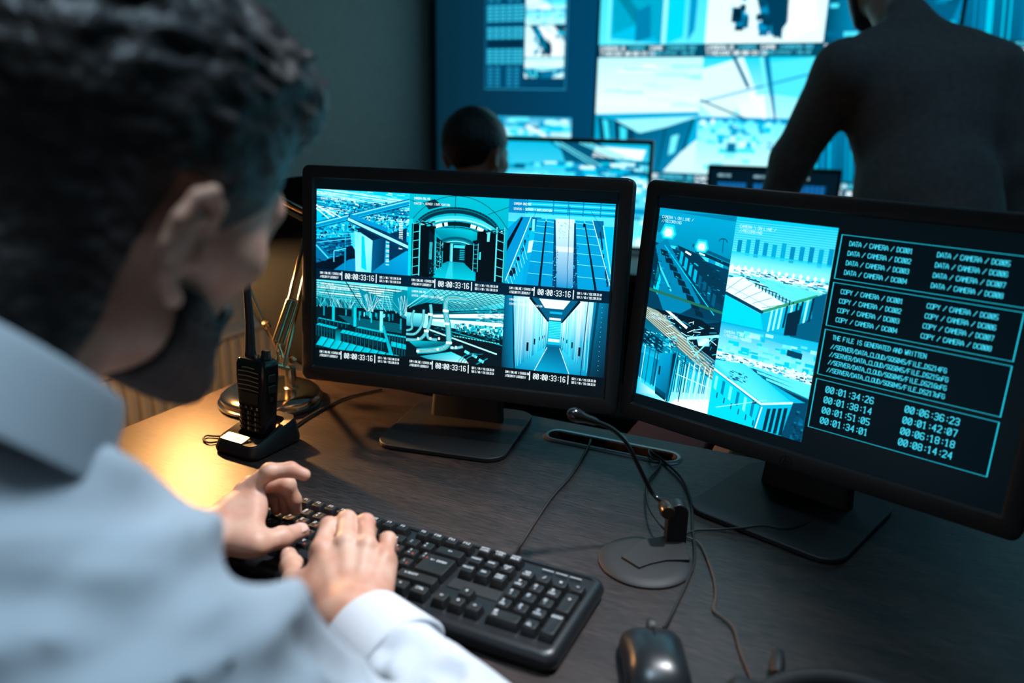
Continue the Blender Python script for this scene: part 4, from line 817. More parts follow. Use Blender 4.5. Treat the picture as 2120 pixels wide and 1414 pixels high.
b = MB(); prof = [(-0.012, 0.0)] + [(-0.012, 0.034)] + [(-0.012*math.cos(a), 0.040+0.012*math.sin(a)) for a in np.linspace(0, PI, 12)] + [(0.012, 0.034), (0.012, 0.0)]
Mx = Matrix(((vx.x, 0, vy.x, pst.x), (vx.y, 0, vy.y, pst.y), (0, 1, 0, 0.006), (0, 0, 0, 1)))
b.prism(prof, -0.006, 0.012, M=Mx); b.build('hinge_post', M_BLACK, MI, 0.0012)
hp = pst + Vector((0, 0, 0.042)) - vx*0.014
b = MB(); b.lathe([(0.0, -0.012), (0.0075, -0.012), (0.009, -0.008), (0.009, 0.006), (0.007, 0.010), (0, 0.010)], 24, Matrix.Translation(hp) @ vy.to_track_quat('Z', 'Y').to_matrix().to_4x4()); b.build('hinge_barrel', mat('hinge_gold', (0.07, 0.05, 0.035), 0.25, 0.6), MI, label='dark bronze hinge barrel')
def Ld(px, py, D): return W(at_d(px, py, D)) - Vector(MI.location)
path = [hp+Vector((0, 0, .004)), Ld(1350, 1020, .965), Ld(1322, 965, .95), Ld(1302, 925, .94), Ld(1285, 903, .935), Ld(1262, 885, .93), Ld(1232, 872, .925)]
b = MB(); b.tube(smooth_path(path, 5), 0.0027, 12); b.build('gooseneck', M_GLOSSB, MI)
c0, c1 = Ld(1236, 874, .925), Ld(1180, 856, .915); dr = (c1-c0).normalized()
b = MB(); ln = (c1-c0).length; b.lathe([(0, 0), (0.0034, 0), (0.0048, 0.004), (0.0052, ln*0.4), (0.0066, ln*0.55), (0.0080, ln*0.72), (0.0080, ln*0.88), (0.006, ln), (0.003, ln+0.003), (0, ln+0.0035)], 24, Matrix.Translation(c0) @ dr.to_track_quat('Z', 'Y').to_matrix().to_4x4()); b.build('capsule', M_GLOSSB, MI)
cable(MI, [(1388, 1108, .006), (1362, 1080, .02), (1342, 1045, .012), (1340, 1000, .004), (1358, 975, .003), (1368, 955, .004), (1350, 948, .006), (1343, 935, .003), (1352, 926, -.008)], 0.0016)
cable(MI, [(1408, 1112, .006), (1440, 1098, .003), (1490, 1096, .003), (1540, 1092, .009), (1580, 1088, .010), (1640, 1092, .010), (1720, 1060, .004), (1760, 1030, .003)], 0.0014, 'thin_cable')
AC = thing('audio_cable', 'thin brown twisted cable trailing from the microphone base to the lower edge', 'cable', W(at_z(1478, 1250, 0)), 0)
cable(AC, [(1415, 1110, .003), (1445, 1122, .003), (1462, 1150, .003), (1478, 1195, .003), (1482, 1232, .004), (1478, 1262, .003), (1500, 1280, .003), (1520, 1300, .004), (1532, 1345, .003), (1552, 1395, .003), (1580, 1450, .003)], 0.0016, 'wire', mat('brown_cable', (0.05, 0.035, 0.028), 0.45), 0.7)

# ------------------------------------------------------------------ headset at the lower edge
hc = at_z(1775, 1610, 0); HS = thing('headset', 'black headset lying at the lower edge with its boom microphone', 'headset', W(hc.x, hc.y, 0), 0)
def Lh(px, py, z): return W(at_z(px, py, z)) - Vector(HS.location)
top = Lh(1772, 1421, 0.012); ax = Vector((-top.y, top.x, 0)).normalized(); up_ = Vector((top.x, top.y, 0)); Lr = up_.length
b = MB(); b.tube([Vector((0, 0, 0.012)) + (up_.normalized()*math.sin(a) + ax*math.cos(a)*0.95)*Lr for a in np.linspace(0.0, PI, 28)], 0.010, 12, 0, 1.3); b.build('headband', M_MATTE, HS)
for s_ in (-1, 1):
    ctr = ax*s_*Lr*0.95 - up_.normalized()*0.02
    b = MB(); b.lathe([(0, -0.014), (0.03, -0.014), (0.036, -0.008), (0.036, 0.006), (0.032, 0.014), (0.014, 0.014), (0.012, 0.010), (0, 0.010)], 30, Matrix.Translation(ctr+Vector((0, 0, 0.037))) @ (ax*-s_).to_track_quat('Z', 'Y').to_matrix().to_4x4()); b.build('ear_cup', M_MATTE, HS)
b = MB(); e0, e1 = Lh(1612, 1345, .012), Lh(1608, 1396, .012); dr = (e0-e1).normalized(); ln = (e0-e1).length
b.lathe([(0, 0), (0.004, 0), (0.0065, 0.004), (0.007, ln*0.5), (0.0055, ln*0.85), (0, ln)], 20, Matrix.Translation(e1) @ dr.to_track_quat('Z', 'Y').to_matrix().to_4x4()); b.build('microphone_foam', M_MATTE, HS)
b = MB(); b.tube(smooth_path([e1, Lh(1612, 1440, .012), Lh(1635, 1500, .014), ax*Lr*0.93+Vector((0, 0, 0.03))] if (ax*Lr-e1).length < (ax*-Lr-e1).length else [e1, Lh(1612, 1440, .012), Lh(1635, 1500, .014), ax*-Lr*0.93+Vector((0, 0, 0.03))]), 0.0022, 8); b.build('boom', M_MATTE, HS)

# ------------------------------------------------------------------ two-way radio in its charger
rc = W(at_z(536, 922, 0)); RAD_RZ = math.radians(-3)
CH = thing('radio_charger', 'black desktop charging cradle holding the two-way radio', 'charger', rc, RAD_RZ)
b = MB(); rings = []
for z, ins, r in ((0.0008, 0.004, 0.012), (0.003, 0.001, 0.014), (0.008, 0.0, 0.015), (0.024, 0.003, 0.015), (0.030, 0.006, 0.013)):
    rg = []
    for x, y in rrect(0.088-2*ins, 0.104-2*ins, r, 6):
        k = max(0, min(1, (y+0.052)/0.104)); zz = z if z < 0.01 else 0.008+(z-0.008)*(0.55+1.0*k); rg.append(Vector((x, y, zz)))
    rings.append(rg)
rg2 = [Vector((x*0.72, y*0.55+0.008, v.z-0.001)) for (x, y, v) in [(v.x, v.y, v) for v in rings[-1]]]
b.loft(rings+[rg2, [Vector((v.x, v.y, v.z-0.010)) for v in rg2]]); b.build('cradle', M_BLACK, CH)
b = MB(); Mt = Matrix.Translation((-0.009, -0.036, 0.0225)) @ Matrix.Rotation(math.radians(12), 4, 'X')
b.prism(rrect(0.044, 0.018, 0.002, 3), 0.0, 0.002, M=Mt); strokes_b = b
strokes(b, 'BAOFENG', 0, 0, 0.0042, 0.0, 1)
k0 = 0
vs = []
nf = len(b.f)
cnt = sum(1 for m in b.m if m == 1)*4
b.v[-cnt:] = [tuple(Mt @ Vector((v[0], v[1], 0.0022))) for v in b.v[-cnt:]]
b.build('name_plate', [mat('plate_metal', (0.26, 0.23, 0.19), 0.4, 0.5), mat('plate_ink', (0.8, 0.76, 0.68), 0.4)], CH, label='metal plate with the maker name')
cable(CH, [(583, 896, .012), (606, 884, .004), (640, 862, .003), (680, 840, .003), (720, 822, .003), (790, 806, .003)], 0.0022)
RT = thing('two_way_radio', 'black handheld two-way radio standing in the charging cradle', 'radio', rc+Vector((-0.004, 0.006, 0.0245)), RAD_RZ)
tl = Matrix.Rotation(math.radians(-4), 4, 'X')
b = MB(); rings = []
for z, w, d_ in ((0.0, 0.050, 0.030), (0.02, 0.051, 0.032), (0.05, 0.053, 0.034), (0.085, 0.058, 0.035), (0.104, 0.058, 0.034), (0.110, 0.055, 0.031), (0.112, 0.050, 0.027)):
    rings.append([tl @ Vector((x, y, z)) for x, y in rrect(w, d_, 0.006, 5)])
b.loft(rings); b.build('body', M_GLOSSB, RT)
M_GR = mat('grille_trim', (0.35, 0.29, 0.22), 0.25, 0.6)
for k, z in enumerate((0.101, 0.095, 0.088, 0.081, 0.074, 0.067)):
    w = 0.040 if k else 0.024
    b = MB(); b.tube([tl @ Vector((x, -0.0185+0.0*x, z-abs(x)*0.06)) for x in np.linspace(-w/2, w/2, 9)], 0.0009, 8); b.build('grille_bar', M_GR, RT)
b = MB(); b.box((0, -0.0182, 0.054), (0.036, 0.002, 0.017), M=tl); b.build('display', mat('radio_lcd', (0.03, 0.025, 0.018), 0.2), RT, 0.0006)
for r_ in range(5):
    for c_ in range(4 if r_ == 0 else 3):
        b = MB(); x = (-0.0165+c_*0.011) if r_ == 0 else (-0.0145+c_*0.0145)
        Mk = tl @ Matrix.Translation((x, -0.0172, 0.0385-r_*0.0082)) @ Matrix.Rotation(PI/2, 4, 'X')
        b.prism(rrect(0.0095, 0.005, 0.001, 3) if r_ else rrect(0.006, 0.004, 0.001, 3), 0, 0.0012, M=Mk); n0 = len(b.v)
        strokes(b, ('^', 'v', '*', '#')[c_] if r_ == 0 else ('123', '456', '789', '*0#')[r_-1][c_], -0.002 if r_ else 0, 0, 0.0032, 0.0, 1)
        b.v[n0:] = [tuple(Mk @ Vector((v[0], v[1], 0.0013))) for v in b.v[n0:]]
        b.build('keypad_button', [M_BLACK, mat('keypad_print', (0.7, 0.6, 0.42), 0.5)], RT)
b = MB(); b.lathe([(0, 0), (0.0075, 0), (0.0078, 0.004), (0.0066, 0.006), (0.0066, 0.012), (0.0056, 0.0135), (0, 0.0135)], 20, tl @ Matrix.Translation((0.016, 0.002, 0.112))); b.build('volume_knob', M_BLACK, RT)
b = MB(); b.lathe([(0, 0), (0.004, 0), (0.004, 0.005), (0, 0.006)], 14, tl @ Matrix.Translation((0.002, -0.002, 0.112))); b.build('indicator_lamp', M_GR, RT)
b = MB(); b.tube(smooth_path([tl @ Vector(p) for p in ((-0.018, 0.004, 0.110), (-0.0178, 0.004, 0.135), (-0.0185, 0.004, 0.17), (-0.0215, 0.003, 0.22), (-0.0262, 0.002, 0.272))], 4), [0.0088]*2+[0.0078-0.00025*k for k in range(15)], 14); b.build('antenna', M_RUB, RT)
for z in (0.085, 0.068):
    b = MB(); b.box((0.0290, 0.0, z), (0.003, 0.014, 0.012), M=tl); b.build('side_button', M_BLACK, RT, 0.001)
b = MB(); b.lathe([(0, 0), (0.004, 0), (0.004, 0.001), (0.002, 0.0015), (0, 0.0012)], 16, tl @ Matrix.Translation((0.0275, 0.0, 0.052)) @ Matrix.Rotation(PI/2, 4, 'Y')); b.build('socket_cover', M_BLACK, RT)
cable(RT, [(500, 918, .022), (480, 910, .006), (455, 914, .003), (432, 916, .003), (421, 909, .003), (428, 902, .003), (450, 903, .003), (480, 902, .006), (500, 905, .022)], 0.0016, 'wrist_strap', mat('strap', (0.06, 0.045, 0.03), 0.7))

# ------------------------------------------------------------------ brass balanced-arm lamp
lb = at_z(562, 832, 0); LM = thing('desk_lamp', 'brass balanced-arm desk lamp with a round chrome base behind the radio', 'lamp', W(lb), 0)
def Ll(px, py, D=None, z=None): return W(at_d(px, py, D) if D else at_z(px, py, z)) - Vector(LM.location)
b = MB(); b.lathe([(0, 0.0006), (0.086, 0.0006), (0.0885, 0.004), (0.0885, 0.008), (0.084, 0.010), (0.084, 0.017), (0.080, 0.021), (0.06, 0.0235), (0, 0.025)], 60); b.build('round_base', M_CHROME, LM)
pb = Ll(603, 806, z=0.02); pt = pb + Vector((0, 0, 0.045))
b = MB(); b.lathe([(0, 0), (0.013, 0), (0.013, 0.004), (0.010, 0.006), (0.0095, 0.038), (0.006, 0.044), (0, 0.045)], 24, Matrix.Translation(pb)); b.build('post', M_GOLD, LM)
DL = (Vector(_f.tolist()).dot(at_z(603, 806, 0.06)-Vector((0, 0, CAM_H))))
j0 = Ll(574, 756, DL-0.01); j1 = Ll(594, 762, DL)
b = MB(); b.tube([pt+Vector((0, 0, -0.004)), j1, j0], 0.0045, 10); b.build('pivot', M_GOLD, LM)
b = MB(); b.lathe([(0, -0.004), (0.005, -0.004), (0.0065, 0), (0.005, 0.004), (0, 0.004)], 14, Matrix.Translation(Ll(606, 745, DL)) @ Matrix.Rotation(PI/2, 4, 'X')); b.build('wing_nut', M_GOLD, LM)
eb = Ll(662, 402, DL+0.03); et = Ll(672, 420, DL+0.03)
for (p, q_) in ((Ll(568, 752, DL-0.012), Ll(640, 452, DL+0.02)), (Ll(587, 760, DL-0.004), Ll(654, 470, DL+0.02))):
    b = MB(); b.tube([p, q_], 0.0036, 8); b.build('lower_arm_bar', M_GOLD, LM)
for (p, q_) in ((Ll(571, 706, DL-0.014), Ll(600, 622, DL-0.006)), (Ll(583, 711, DL-0.010), Ll(612, 627, DL-0.002))):
    b = MB(); b.tube([p, q_], 0.0062, 14); b.build('spring_sleeve', M_GOLD, LM)
b = MB(); b.tube([Ll(574, 756, DL-0.012), Ll(578, 730, DL-0.012), Ll(586, 741, DL-0.008), Ll(576, 712, DL-0.012)], 0.0022, 8); b.build('link_rod', M_GOLD, LM)
b = MB(); b.tube([Ll(598, 622, DL), Ll(616, 626, DL)], 0.0045, 10); b.build('sleeve_clamp', M_GOLD, LM)
b = MB(); b.prism(rrect(0.036, 0.05, 0.012, 5), -0.004, 0.004, M=Matrix.Translation(Ll(652, 455, DL+0.02)) @ Matrix.Rotation(RA, 4, 'Z') @ Matrix.Rotation(PI/2, 4, 'X')); b.build('elbow_plate', M_GOLD, LM)
DH = 1.16; SH = LAMP - Vector(LM.location) - Vector((0, 0, 0.008))
for (p, q_, r_) in ((Ll(648, 446, DL+0.02), SH+Vector((0.07, 0.0, 0.17)), 0.0034), (Ll(652, 468, DL+0.02), SH+Vector((0.075, 0.0, 0.155)), 0.0034), (Ll(630, 438, DL+0.012), Ll(570, 408, DL-0.02), 0.0058)):
    b = MB(); b.tube([p, q_], r_, 12); b.build('upper_arm_bar' if r_ < 0.005 else 'spring_sleeve', M_GOLD, LM)
b = MB(); b.tube([SH+Vector((0.075, 0, 0.165)), SH+Vector((0.03, 0, 0.14)), SH+Vector((0, 0, 0.072))], 0.005, 10); b.build('head_bracket', M_GOLD, LM)
Ms = Matrix.Translation(SH) @ Matrix.Rotation(math.radians(-8), 4, 'Y')
b = MB(); b.lathe([(0.022, 0.075), (0.030, 0.072), (0.040, 0.050), (0.066, 0.0), (0.069, -0.006), (0.0675, -0.006), (0.0645, 0.0), (0.038, 0.049), (0.028, 0.070), (0.0, 0.070)], 40, Ms); b.build('lamp_shade', M_GOLD, LM)
b = MB(); b.lathe([(0.0, 0.024), (0.010, 0.026), (0.017, 0.035), (0.018, 0.043), (0.013, 0.054), (0.012, 0.068), (0, 0.069)], 24, Ms); bo = b.build('bulb', mat('bulb_glass', (1, 0.9, 0.7), 0.3, emit=(1.0, 0.62, 0.26), es=8.0), LM, label='glowing warm bulb')
b = MB(); b.tube(smooth_path([Ll(489, 470, 1.40), Ll(500, 540, 1.40), Ll(512, 585, 1.40), Ll(545, 660, 1.40)], 5), 0.0026, 8); b.build('tilt_rod', M_GOLD, LM)
b = MB(); b.lathe([(0, -0.007), (0.006, -0.006), (0.0085, 0), (0.006, 0.006), (0, 0.007)], 16, Matrix.Translation(Ll(552, 672, 1.40)) @ Matrix.Rotation(0.5, 4, 'X')); b.build('tilt_knob', M_GOLD, LM)
b = MB(); b.tube(smooth_path([Ll(553, 678, 1.40), Ll(563, 700, 1.42), Ll(578, 735, 1.45)], 5), 0.0012, 6); b.build('cord', mat('gold_cord', (0.2, 0.13, 0.06), 0.5), LM)

# red folder and orange box behind the right monitor
f0 = W(at_z(1392, 915, -0.05)); f1 = W(at_z(1497, 936, -0.05))
FB = thing('storage_box', 'narrow dark red box standing behind the desk, below the right monitor', 'box', (f0.x-0.008, 1.37, 0.0), 0)
b = MB(); b.box((0, 0, 0.34), (0.132, 0.26, 0.68)); b.build('carton', mat('red_board', (0.055, 0.008, 0.010), 0.7), FB, 0.003)
b = MB(); b.box((0, 0, 0.69), (0.136, 0.266, 0.02)); b.build('lid', mat('red_board2', (0.065, 0.009, 0.011), 0.7), FB, 0.003)
OC = thing('document_binder', 'small orange binder standing behind the desk beside the dark red box', 'binder', (f1.x, 1.35, 0.38), 0)
b = MB(); b.box((0, 0, 0.16), (0.032, 0.25, 0.32)); b.build('cover', mat('orange_card', (0.42, 0.17, 0.05), 0.6), OC, 0.004)
b = MB(); b.box((0, -0.1255, 0.2), (0.022, 0.001, 0.09)); b.build('spine_label', mat('cream_label', (0.6, 0.5, 0.4), 0.6), OC)
SHF = thing('low_shelf', 'low dark shelf behind the near desk carrying the orange binder', 'shelf', (f1.x+0.154, 1.36, 0), 0)
b = MB(); b.box((0, 0, 0.366), (0.34, 0.30, 0.026)); b.build('shelf_top', M_NAVY, SHF, 0.002)
for sx in (-1, 1):
    b = MB(); b.box((sx*0.155, 0, 0.176), (0.024, 0.28, 0.352)); b.build('side_panel', M_NAVY, SHF)
# ------------------------------------------------------------------ second row: desk, monitors, chair
D2 = thing('back_desk', 'dark brown control desk of the second row in front of the video wall', 'desk', (-0.1, 2.78, 0))
M_D2 = noisy(mat('brown_veneer', (0.09, 0.05, 0.035), 0.5), 14, (0.07, 0.04, 0.028), (0.11, 0.065, 0.045), 0.05, 0.0005, (1, 1, 14))
b = MB(); b.box((0, 0, DZ-0.014), (2.9, 0.72, 0.028)); b.build('desk_top', M_D2, D2, 0.003)
for sx in (-1, 0, 1):
    b = MB(); b.box((sx*1.42, 0, (DZ-0.03)/2), (0.028, 0.66, DZ-0.03)); b.build('side_panel', M_D2, D2)
b = MB(); b.box((0, 0.30, 0.42), (2.8, 0.02, 0.58)); b.build('modesty_panel', M_D2, D2)

def blur_pic(d, r, kind):
    d.pal = CY
    if kind == 'desks':
        d.rect(0, 0, 1, 1, [0.7, 0.8]); d.up(); d.poly([(0.08, 0.45), (0.3, 0.25), (0.62, 0.5), (0.62, 1), (0.08, 0.95)], 0.62); d.poly([(0.12, 0.6), (0.3, 0.42), (0.6, 0.62), (0.6, 1), (0.35, 0.85), (0.13, 0.92)], 0.15); d.up()
        d.line(0.08, 0.45, 0.3, 0.27, 0.03, 0.9); d.line(0.3, 0.27, 0.62, 0.52, 0.03, 0.92); d.line(0.62, 0.5, 0.95, 0.2, 0.03, 0.9); d.line(0.09, 0.42, 0.09, 1, 0.03, 0.85); d.line(0.62, 0.5, 0.62, 1, 0.035, 0.9); d.up()
        d.poly([(0.64, 0.55), (0.8, 0.45), (0.8, 0.95), (0.64, 1)], 0.7); d.poly([(0.84, 0.45), (0.92, 0.3), (0.9, 0.9), (0.84, 0.98)], 0.5); d.poly([(0.4, 0.2), (0.5, 0.16), (0.52, 0.34), (0.42, 0.36)], 0.2); d.poly([(0.0, 0.3), (0.12, 0.25), (0.08, 0.4), (0, 0.45)], 0.1); d.poly([(0.25, 0), (0.5, 0), (0.4, 0.18), (0.25, 0.16)], 0.3); d.poly([(0.58, 0), (0.8, 0), (0.7, 0.1), (0.6, 0.1)], 0.2); d.noise(0.5, 0.1, 0.8, 0.45, 18, 0.08, 0.08, (0.4, 1), r); d.poly([(0.35, 0.75), (0.48, 0.7), (0.5, 0.95), (0.35, 0.98)], 0.4); d.up()
    elif kind == 'plant':
        d.rect(0, 0, 1, 1, [0.95, 0.98]); d.up(); d.poly([(0.12, 0), (0.42, 0.0), (0.66, 0.55), (0.66, 0.98), (0.5, 0.9), (0.35, 0.5)], 0.25); d.noise(0.2, 0, 0.62, 0.9, 50, 0.1, 0.09, (0.05, 0.7), r); d.poly([(0.55, 0.35), (0.68, 0.45), (0.7, 0.85), (0.6, 0.98), (0.5, 0.7)], 0.18)
        d.poly([(0.32, 0), (0.4, 0), (0.85, 0.5), (0.95, 0.9), (0.7, 0.98), (0.68, 0.6), (0.5, 0.4)], 1.0); d.up(); d.poly([(0.7, 0), (1, 0), (1, 0.5), (0.9, 0.5)], 0.2); d.poly([(0.5, 0), (0.72, 0), (1.0, 0.45), (1, 0.7)], 0.98); d.noise(0.75, 0, 1, 0.45, 16, 0.1, 0.1, (0.1, 1), r)
    elif kind == 'aislebox':
        d.rect(0, 0, 1, 0.5, [0.93, 0.99]); d.up(); d.noise(0, 0.05, 1, 0.4, 26, 0.4, 0.02, (0.86, 1), r); d.rect(0, 0.42, 1, 0.5, 0.97); d.up()
        d.poly([(0, 0.5), (1, 0.46), (1, 1), (0, 1)], 0.55); d.up(); d.poly([(0.02, 0.52), (0.16, 0.55), (0.2, 1), (0.1, 1)], 0.18); d.poly([(0.18, 0.54), (0.4, 0.64), (0.42, 1), (0.24, 1)], 0.22); d.poly([(0.4, 0.66), (0.96, 0.5), (0.86, 1), (0.4, 1)], [0.3, 0.35, 0.42, 0.35]); d.up()
        d.poly([(0.07, 0.54), (0.13, 0.56), (0.2, 1), (0.16, 1)], 0.75); d.poly([(0.25, 0.6), (0.32, 0.63), (0.33, 1), (0.28, 1)], 0.75); d.line(0.7, 0.6, 0.64, 1, 0.012, 0.1); d.poly([(0.2, 0.55), (1, 0.5), (0.7, 0.6), (0.45, 0.66)], 0.9); d.line(0.96, 0.52, 0.88, 0.8, 0.02, 0.15)
        d.poly([(0.76, 0.68), (0.83, 0.66), (0.8, 0.82), (0.74, 0.85)], 0.85); d.poly([(0, 0.72), (0.1, 1), (0, 1)], 0.97); d.poly([(0.86, 0.82), (1, 0.7), (1, 1), (0.7, 1)], 0.95); d.poly([(0.2, 0.9), (0.25, 1), (0.2, 1)], 0.95); d.up()
    elif kind == 'hall':
        d.rect(0, 0, 1, 0.55, [0.7, 0.92]); d.rect(0, 0.55, 1, 1, [0.85, 0.95]); d.up(); d.poly([(0, 0.1), (0.35, 0), (0.5, 0.3), (0.2, 0.55), (0, 0.4)], 0.96); d.poly([(0.55, 0.05), (1, 0), (1, 0.35), (0.62, 0.3)], 0.78); d.poly([(0.3, 0.35), (0.6, 0.3), (0.7, 0.5), (0.4, 0.52)], 0.98); d.up()
        d.line(0.27, 0, 0.42, 0.25, 0.03, 0.3); d.line(0.55, 0, 0.68, 0.52, 0.05, 0.4, 0.02); d.line(0.51, 0, 0.63, 0.5, 0.03, 0.85, 0.015); d.line(0, 0.38, 1, 0.12, 0.014, 0.45); d.line(0, 0.36, 0.45, 0.52, 0.016, 0.15); d.line(0.45, 0.3, 0.6, 0.5, 0.05, 0.99); d.rect(0, 0.5, 1, 0.55, 0.5); d.up()
        d.noise(0, 0.52, 1, 0.72, 60, 0.08, 0.06, (0.5, 1), r); d.noise(0, 0.75, 1, 1, 22, 0.2, 0.06, (0.75, 0.95), r); d.rect(0.28, 0.72, 0.36, 0.8, 0.35); d.up()
    elif kind == 'tower':
        d.rect(0, 0, 1, 1, [0.5, 0.4]); d.up(); d.poly([(0.05, 0), (0.35, 0), (0.35, 1), (0.0, 1)], [0.3, 0.55, 0.5, 0.2]); d.poly([(0.4, 0), (0.6, 0), (0.7, 1), (0.36, 1)], [0.98, 0.98, 0.7, 0.7]); d.poly([(0.62, 0), (1, 0), (1, 0.7), (0.9, 1), (0.7, 1)], 0.3); d.up(); d.noise(0, 0, 1, 1, 90, 0.12, 0.03, (0.05, 0.95), r)
    elif kind == 'dark':
        d.rect(0, 0, 1, 1, [0.42, 0.3]); d.up(); d.rect(0, 0.36, 1, 0.46, [0.7, 0.5]); d.up()
        for k in range(30): u = r.random(); d.line(u, 0.5, u+0.05, 1, 0.01, r.uniform(0.3, 0.75))
        d.noise(0, 0, 1, 0.4, 30, 0.2, 0.04, (0.1, 0.7), r)
def blur_strip(d, r):
    d.rect(0, 0, 1, 1, srgb((0, 70, 95))); d.up()
    for u0, u1, big in ((0.02, 0.28, 1), (0.30, 0.46, 0), (0.50, 0.62, 1), (0.66, 0.95, 0)):
        u = u0
        d.text('CAMERA 02'[:int((u1-u0)*34)], u0, 0.16, 0.26, WHT if big else srgb((70, 190, 215)), 0.24, 0.8)
    d.text('TIMECODE 00:00:33:16', 0.02, 0.58, 0.26, WHT, 0.24, 0.72); d.text('CAMERA STATUS - ONLINE', 0.50, 0.60, 0.2, srgb((70, 190, 215)), 0.24, 0.66)

def wall_screen(name, label, x0, x1, z0, z1, draw, group='displays on the back wall'):
    t = thing(name, label, 'wall display', ((x0+x1)/2, YB-0.02, z0), 0, group)
    w, h = x1-x0, z1-z0; M = Matrix.Translation((0, -0.03, h/2)) @ Matrix.Rotation(PI/2, 4, 'X')
    b = MB(); b.box((0, 0, h/2), (w+0.012, 0.045, h+0.012)); b.build('housing', M_BLACK, t, 0.004)
    for o in draw(t, w, h): o.data.transform(M)
    return t
def wall_main(t, w, h):
    outs = []; z0 = 0.84; H = lambda z: z-z0-h/2
    kinds = [['tower', 'desks', 'plant'], ['desks', 'plant', 'tower'], ['aislebox', 'hall', 'dark'], ['dark', 'dark', 'dark']]
    rows = [(2.045, 1.509, 1), (1.456, 0.975, 2)]
    for i, (zt, zb, ki) in enumerate(rows):
        for c in range(3):
            r = random.Random(40+i*3+c); x0 = -w/2+c*w/3; d = Draw(x0, H(zt), w/3, zt-zb, CY); blur_pic(d, r, kinds[ki][c]); outs.append(d.build('camera_picture', t))
            d = Draw(x0, H(zb), w/3, 0.0525 if i == 0 else 0.07, CY, z=0.0006); blur_strip(d, r); outs.append(d.build('picture_caption', t))
    return outs
wall_screen('video_wall', 'large bright video wall of camera pictures behind the standing man', -1.268, 0.135, 0.84, 2.05, wall_main)
def wall_right(t, w, h):
    outs = []; H = lambda z: z-0.84-h/2
    for i, (zt, zb) in enumerate(((2.045, 1.509), (1.456, 0.975))):
        for c in range(3):
            r = random.Random(70+i*3+c); x0 = -w/2+c*w/3; d = Draw(x0, H(zt), w/3, zt-zb, CY); blur_pic(d, r, 'dark' if c != 1 else 'hall'); outs.append(d.build('camera_picture', t))
            d = Draw(x0, H(zb), w/3, 0.0525, CY, z=0.0006); blur_strip(d, r); outs.append(d.build('picture_caption', t))
    return outs
wall_screen('video_wall', 'darker blue video wall at the right edge beyond the standing man', 0.150, 1.55, 0.84, 2.05, wall_right)
def ui_block(d, r, rows, t):
    for k in range(rows):
        v = (k+0.25)/rows
        for u0 in (0.03, 0.28, 0.55, 0.78): d.rect(u0, v, u0+0.19, v+0.5/rows, t)
def wall_ui(t, w, h):
    outs = []; zb = 0.84; H = lambda z: z-zb-h/2; X = lambda x: x-(-1.69)
    d = Draw(-w/2, h/2, w, h, CY); a, c = srgb((6, 38, 52)), srgb((0, 62, 96))
    d.rect(0, 0, 1, 1, 0.1); d.up(); d.mb.c = []; d.mb.v = []; d.mb.f = []; d.mb.m = []
    d.poly([(0, 0), (1, 0), (1, 1), (0, 1)], [a, c, c, a]); outs.append(d.build('backlit_panel', t))
    r = random.Random(5); px0, px1, pz = X(-1.835), X(-1.42), 1.318
    d = Draw(px0, H(2.0), px1-px0, 2.0-pz, CY, z=0.0006); d.rect(0, 0, 1, 1, srgb((0, 60, 92))); d.up()
    for u in (0.0, 0.995): d.line(u, 0, u, 1, 0.004, srgb((40, 150, 190)))
    d.line(0, 0.998, 1, 0.998, 0.006, srgb((40, 150, 190))); d.up()
    B = srgb((0, 135, 175)); D_ = srgb((0, 40, 62)); S = srgb((60, 195, 220))
    for v0, v1, n, dark in ((0.60, 0.68, 3, 0), (0.69, 0.77, 5, 0), (0.78, 0.84, 4, 0), (0.88, 0.94, 0, 1)):
        pass
    zs = [(1.98, 1.70, 0), (1.69, 1.615, 1), (1.595, 1.54, 1), (1.535, 1.505, 2), (1.50, 1.43, 1), (1.42, 1.33, 0)]
    V = lambda z: (2.0-z)/(2.0-pz)
    for zt, zb2, k in zs:
        if k == 2: d.rect(0.03, V(zt), 0.46, V(zb2), D_); continue
        d.rect(0.02, V(zt), 0.47, V(zb2), srgb((0, 105, 145)) if k else srgb((0, 66, 100))); d.up()
        n = max(3, int((zt-zb2)/0.014))
        for i in range(n):
            v = V(zt)+(V(zb2)-V(zt))*(i+0.3)/n; hh = (V(zb2)-V(zt))/n*0.5
            for u0 in ((0.04, 0.13, 0.28, 0.37) if k == 0 else (0.03, 0.11, 0.19, 0.27, 0.35, 0.42)): d.rect(u0, v, u0+0.06, v+hh, S if k else srgb((30, 145, 185)))
        d.up()
    outs.append(d.build('data_table', t))
    for i, (zt, zb2, kd) in enumerate(((2.0, 1.86, 'plant'), (1.855, 1.73, 'desks'), (1.725, 1.60, 'hall'), (1.595, 1.46, 'plant'), (1.455, 1.37, 'aislebox'))):
        d = Draw(px0+0.50*(px1-px0), H(zt), 0.47*(px1-px0), zt-zb2, CY, z=0.0012); blur_pic(d, random.Random(80+i), kd); outs.append(d.build('camera_picture', t))
    d = Draw(X(-1.80), H(1.195), 0.415, 0.105, CY, z=0.0006); d.rect(0, 0, 1, 1, [0.55, 0.95]); d.up(); d.noise(0, 0, 1, 1, 40, 0.2, 0.3, (0.3, 1), random.Random(3)); d.line(0.45, 0.4, 0.7, 0.8, 0.15, 0.98); outs.append(d.build('camera_picture', t))
    return outs
wall_screen('wall_display', 'dim navy wall display with data tables and a column of small pictures', -2.10, -1.28, 0.84, 2.05, wall_ui)

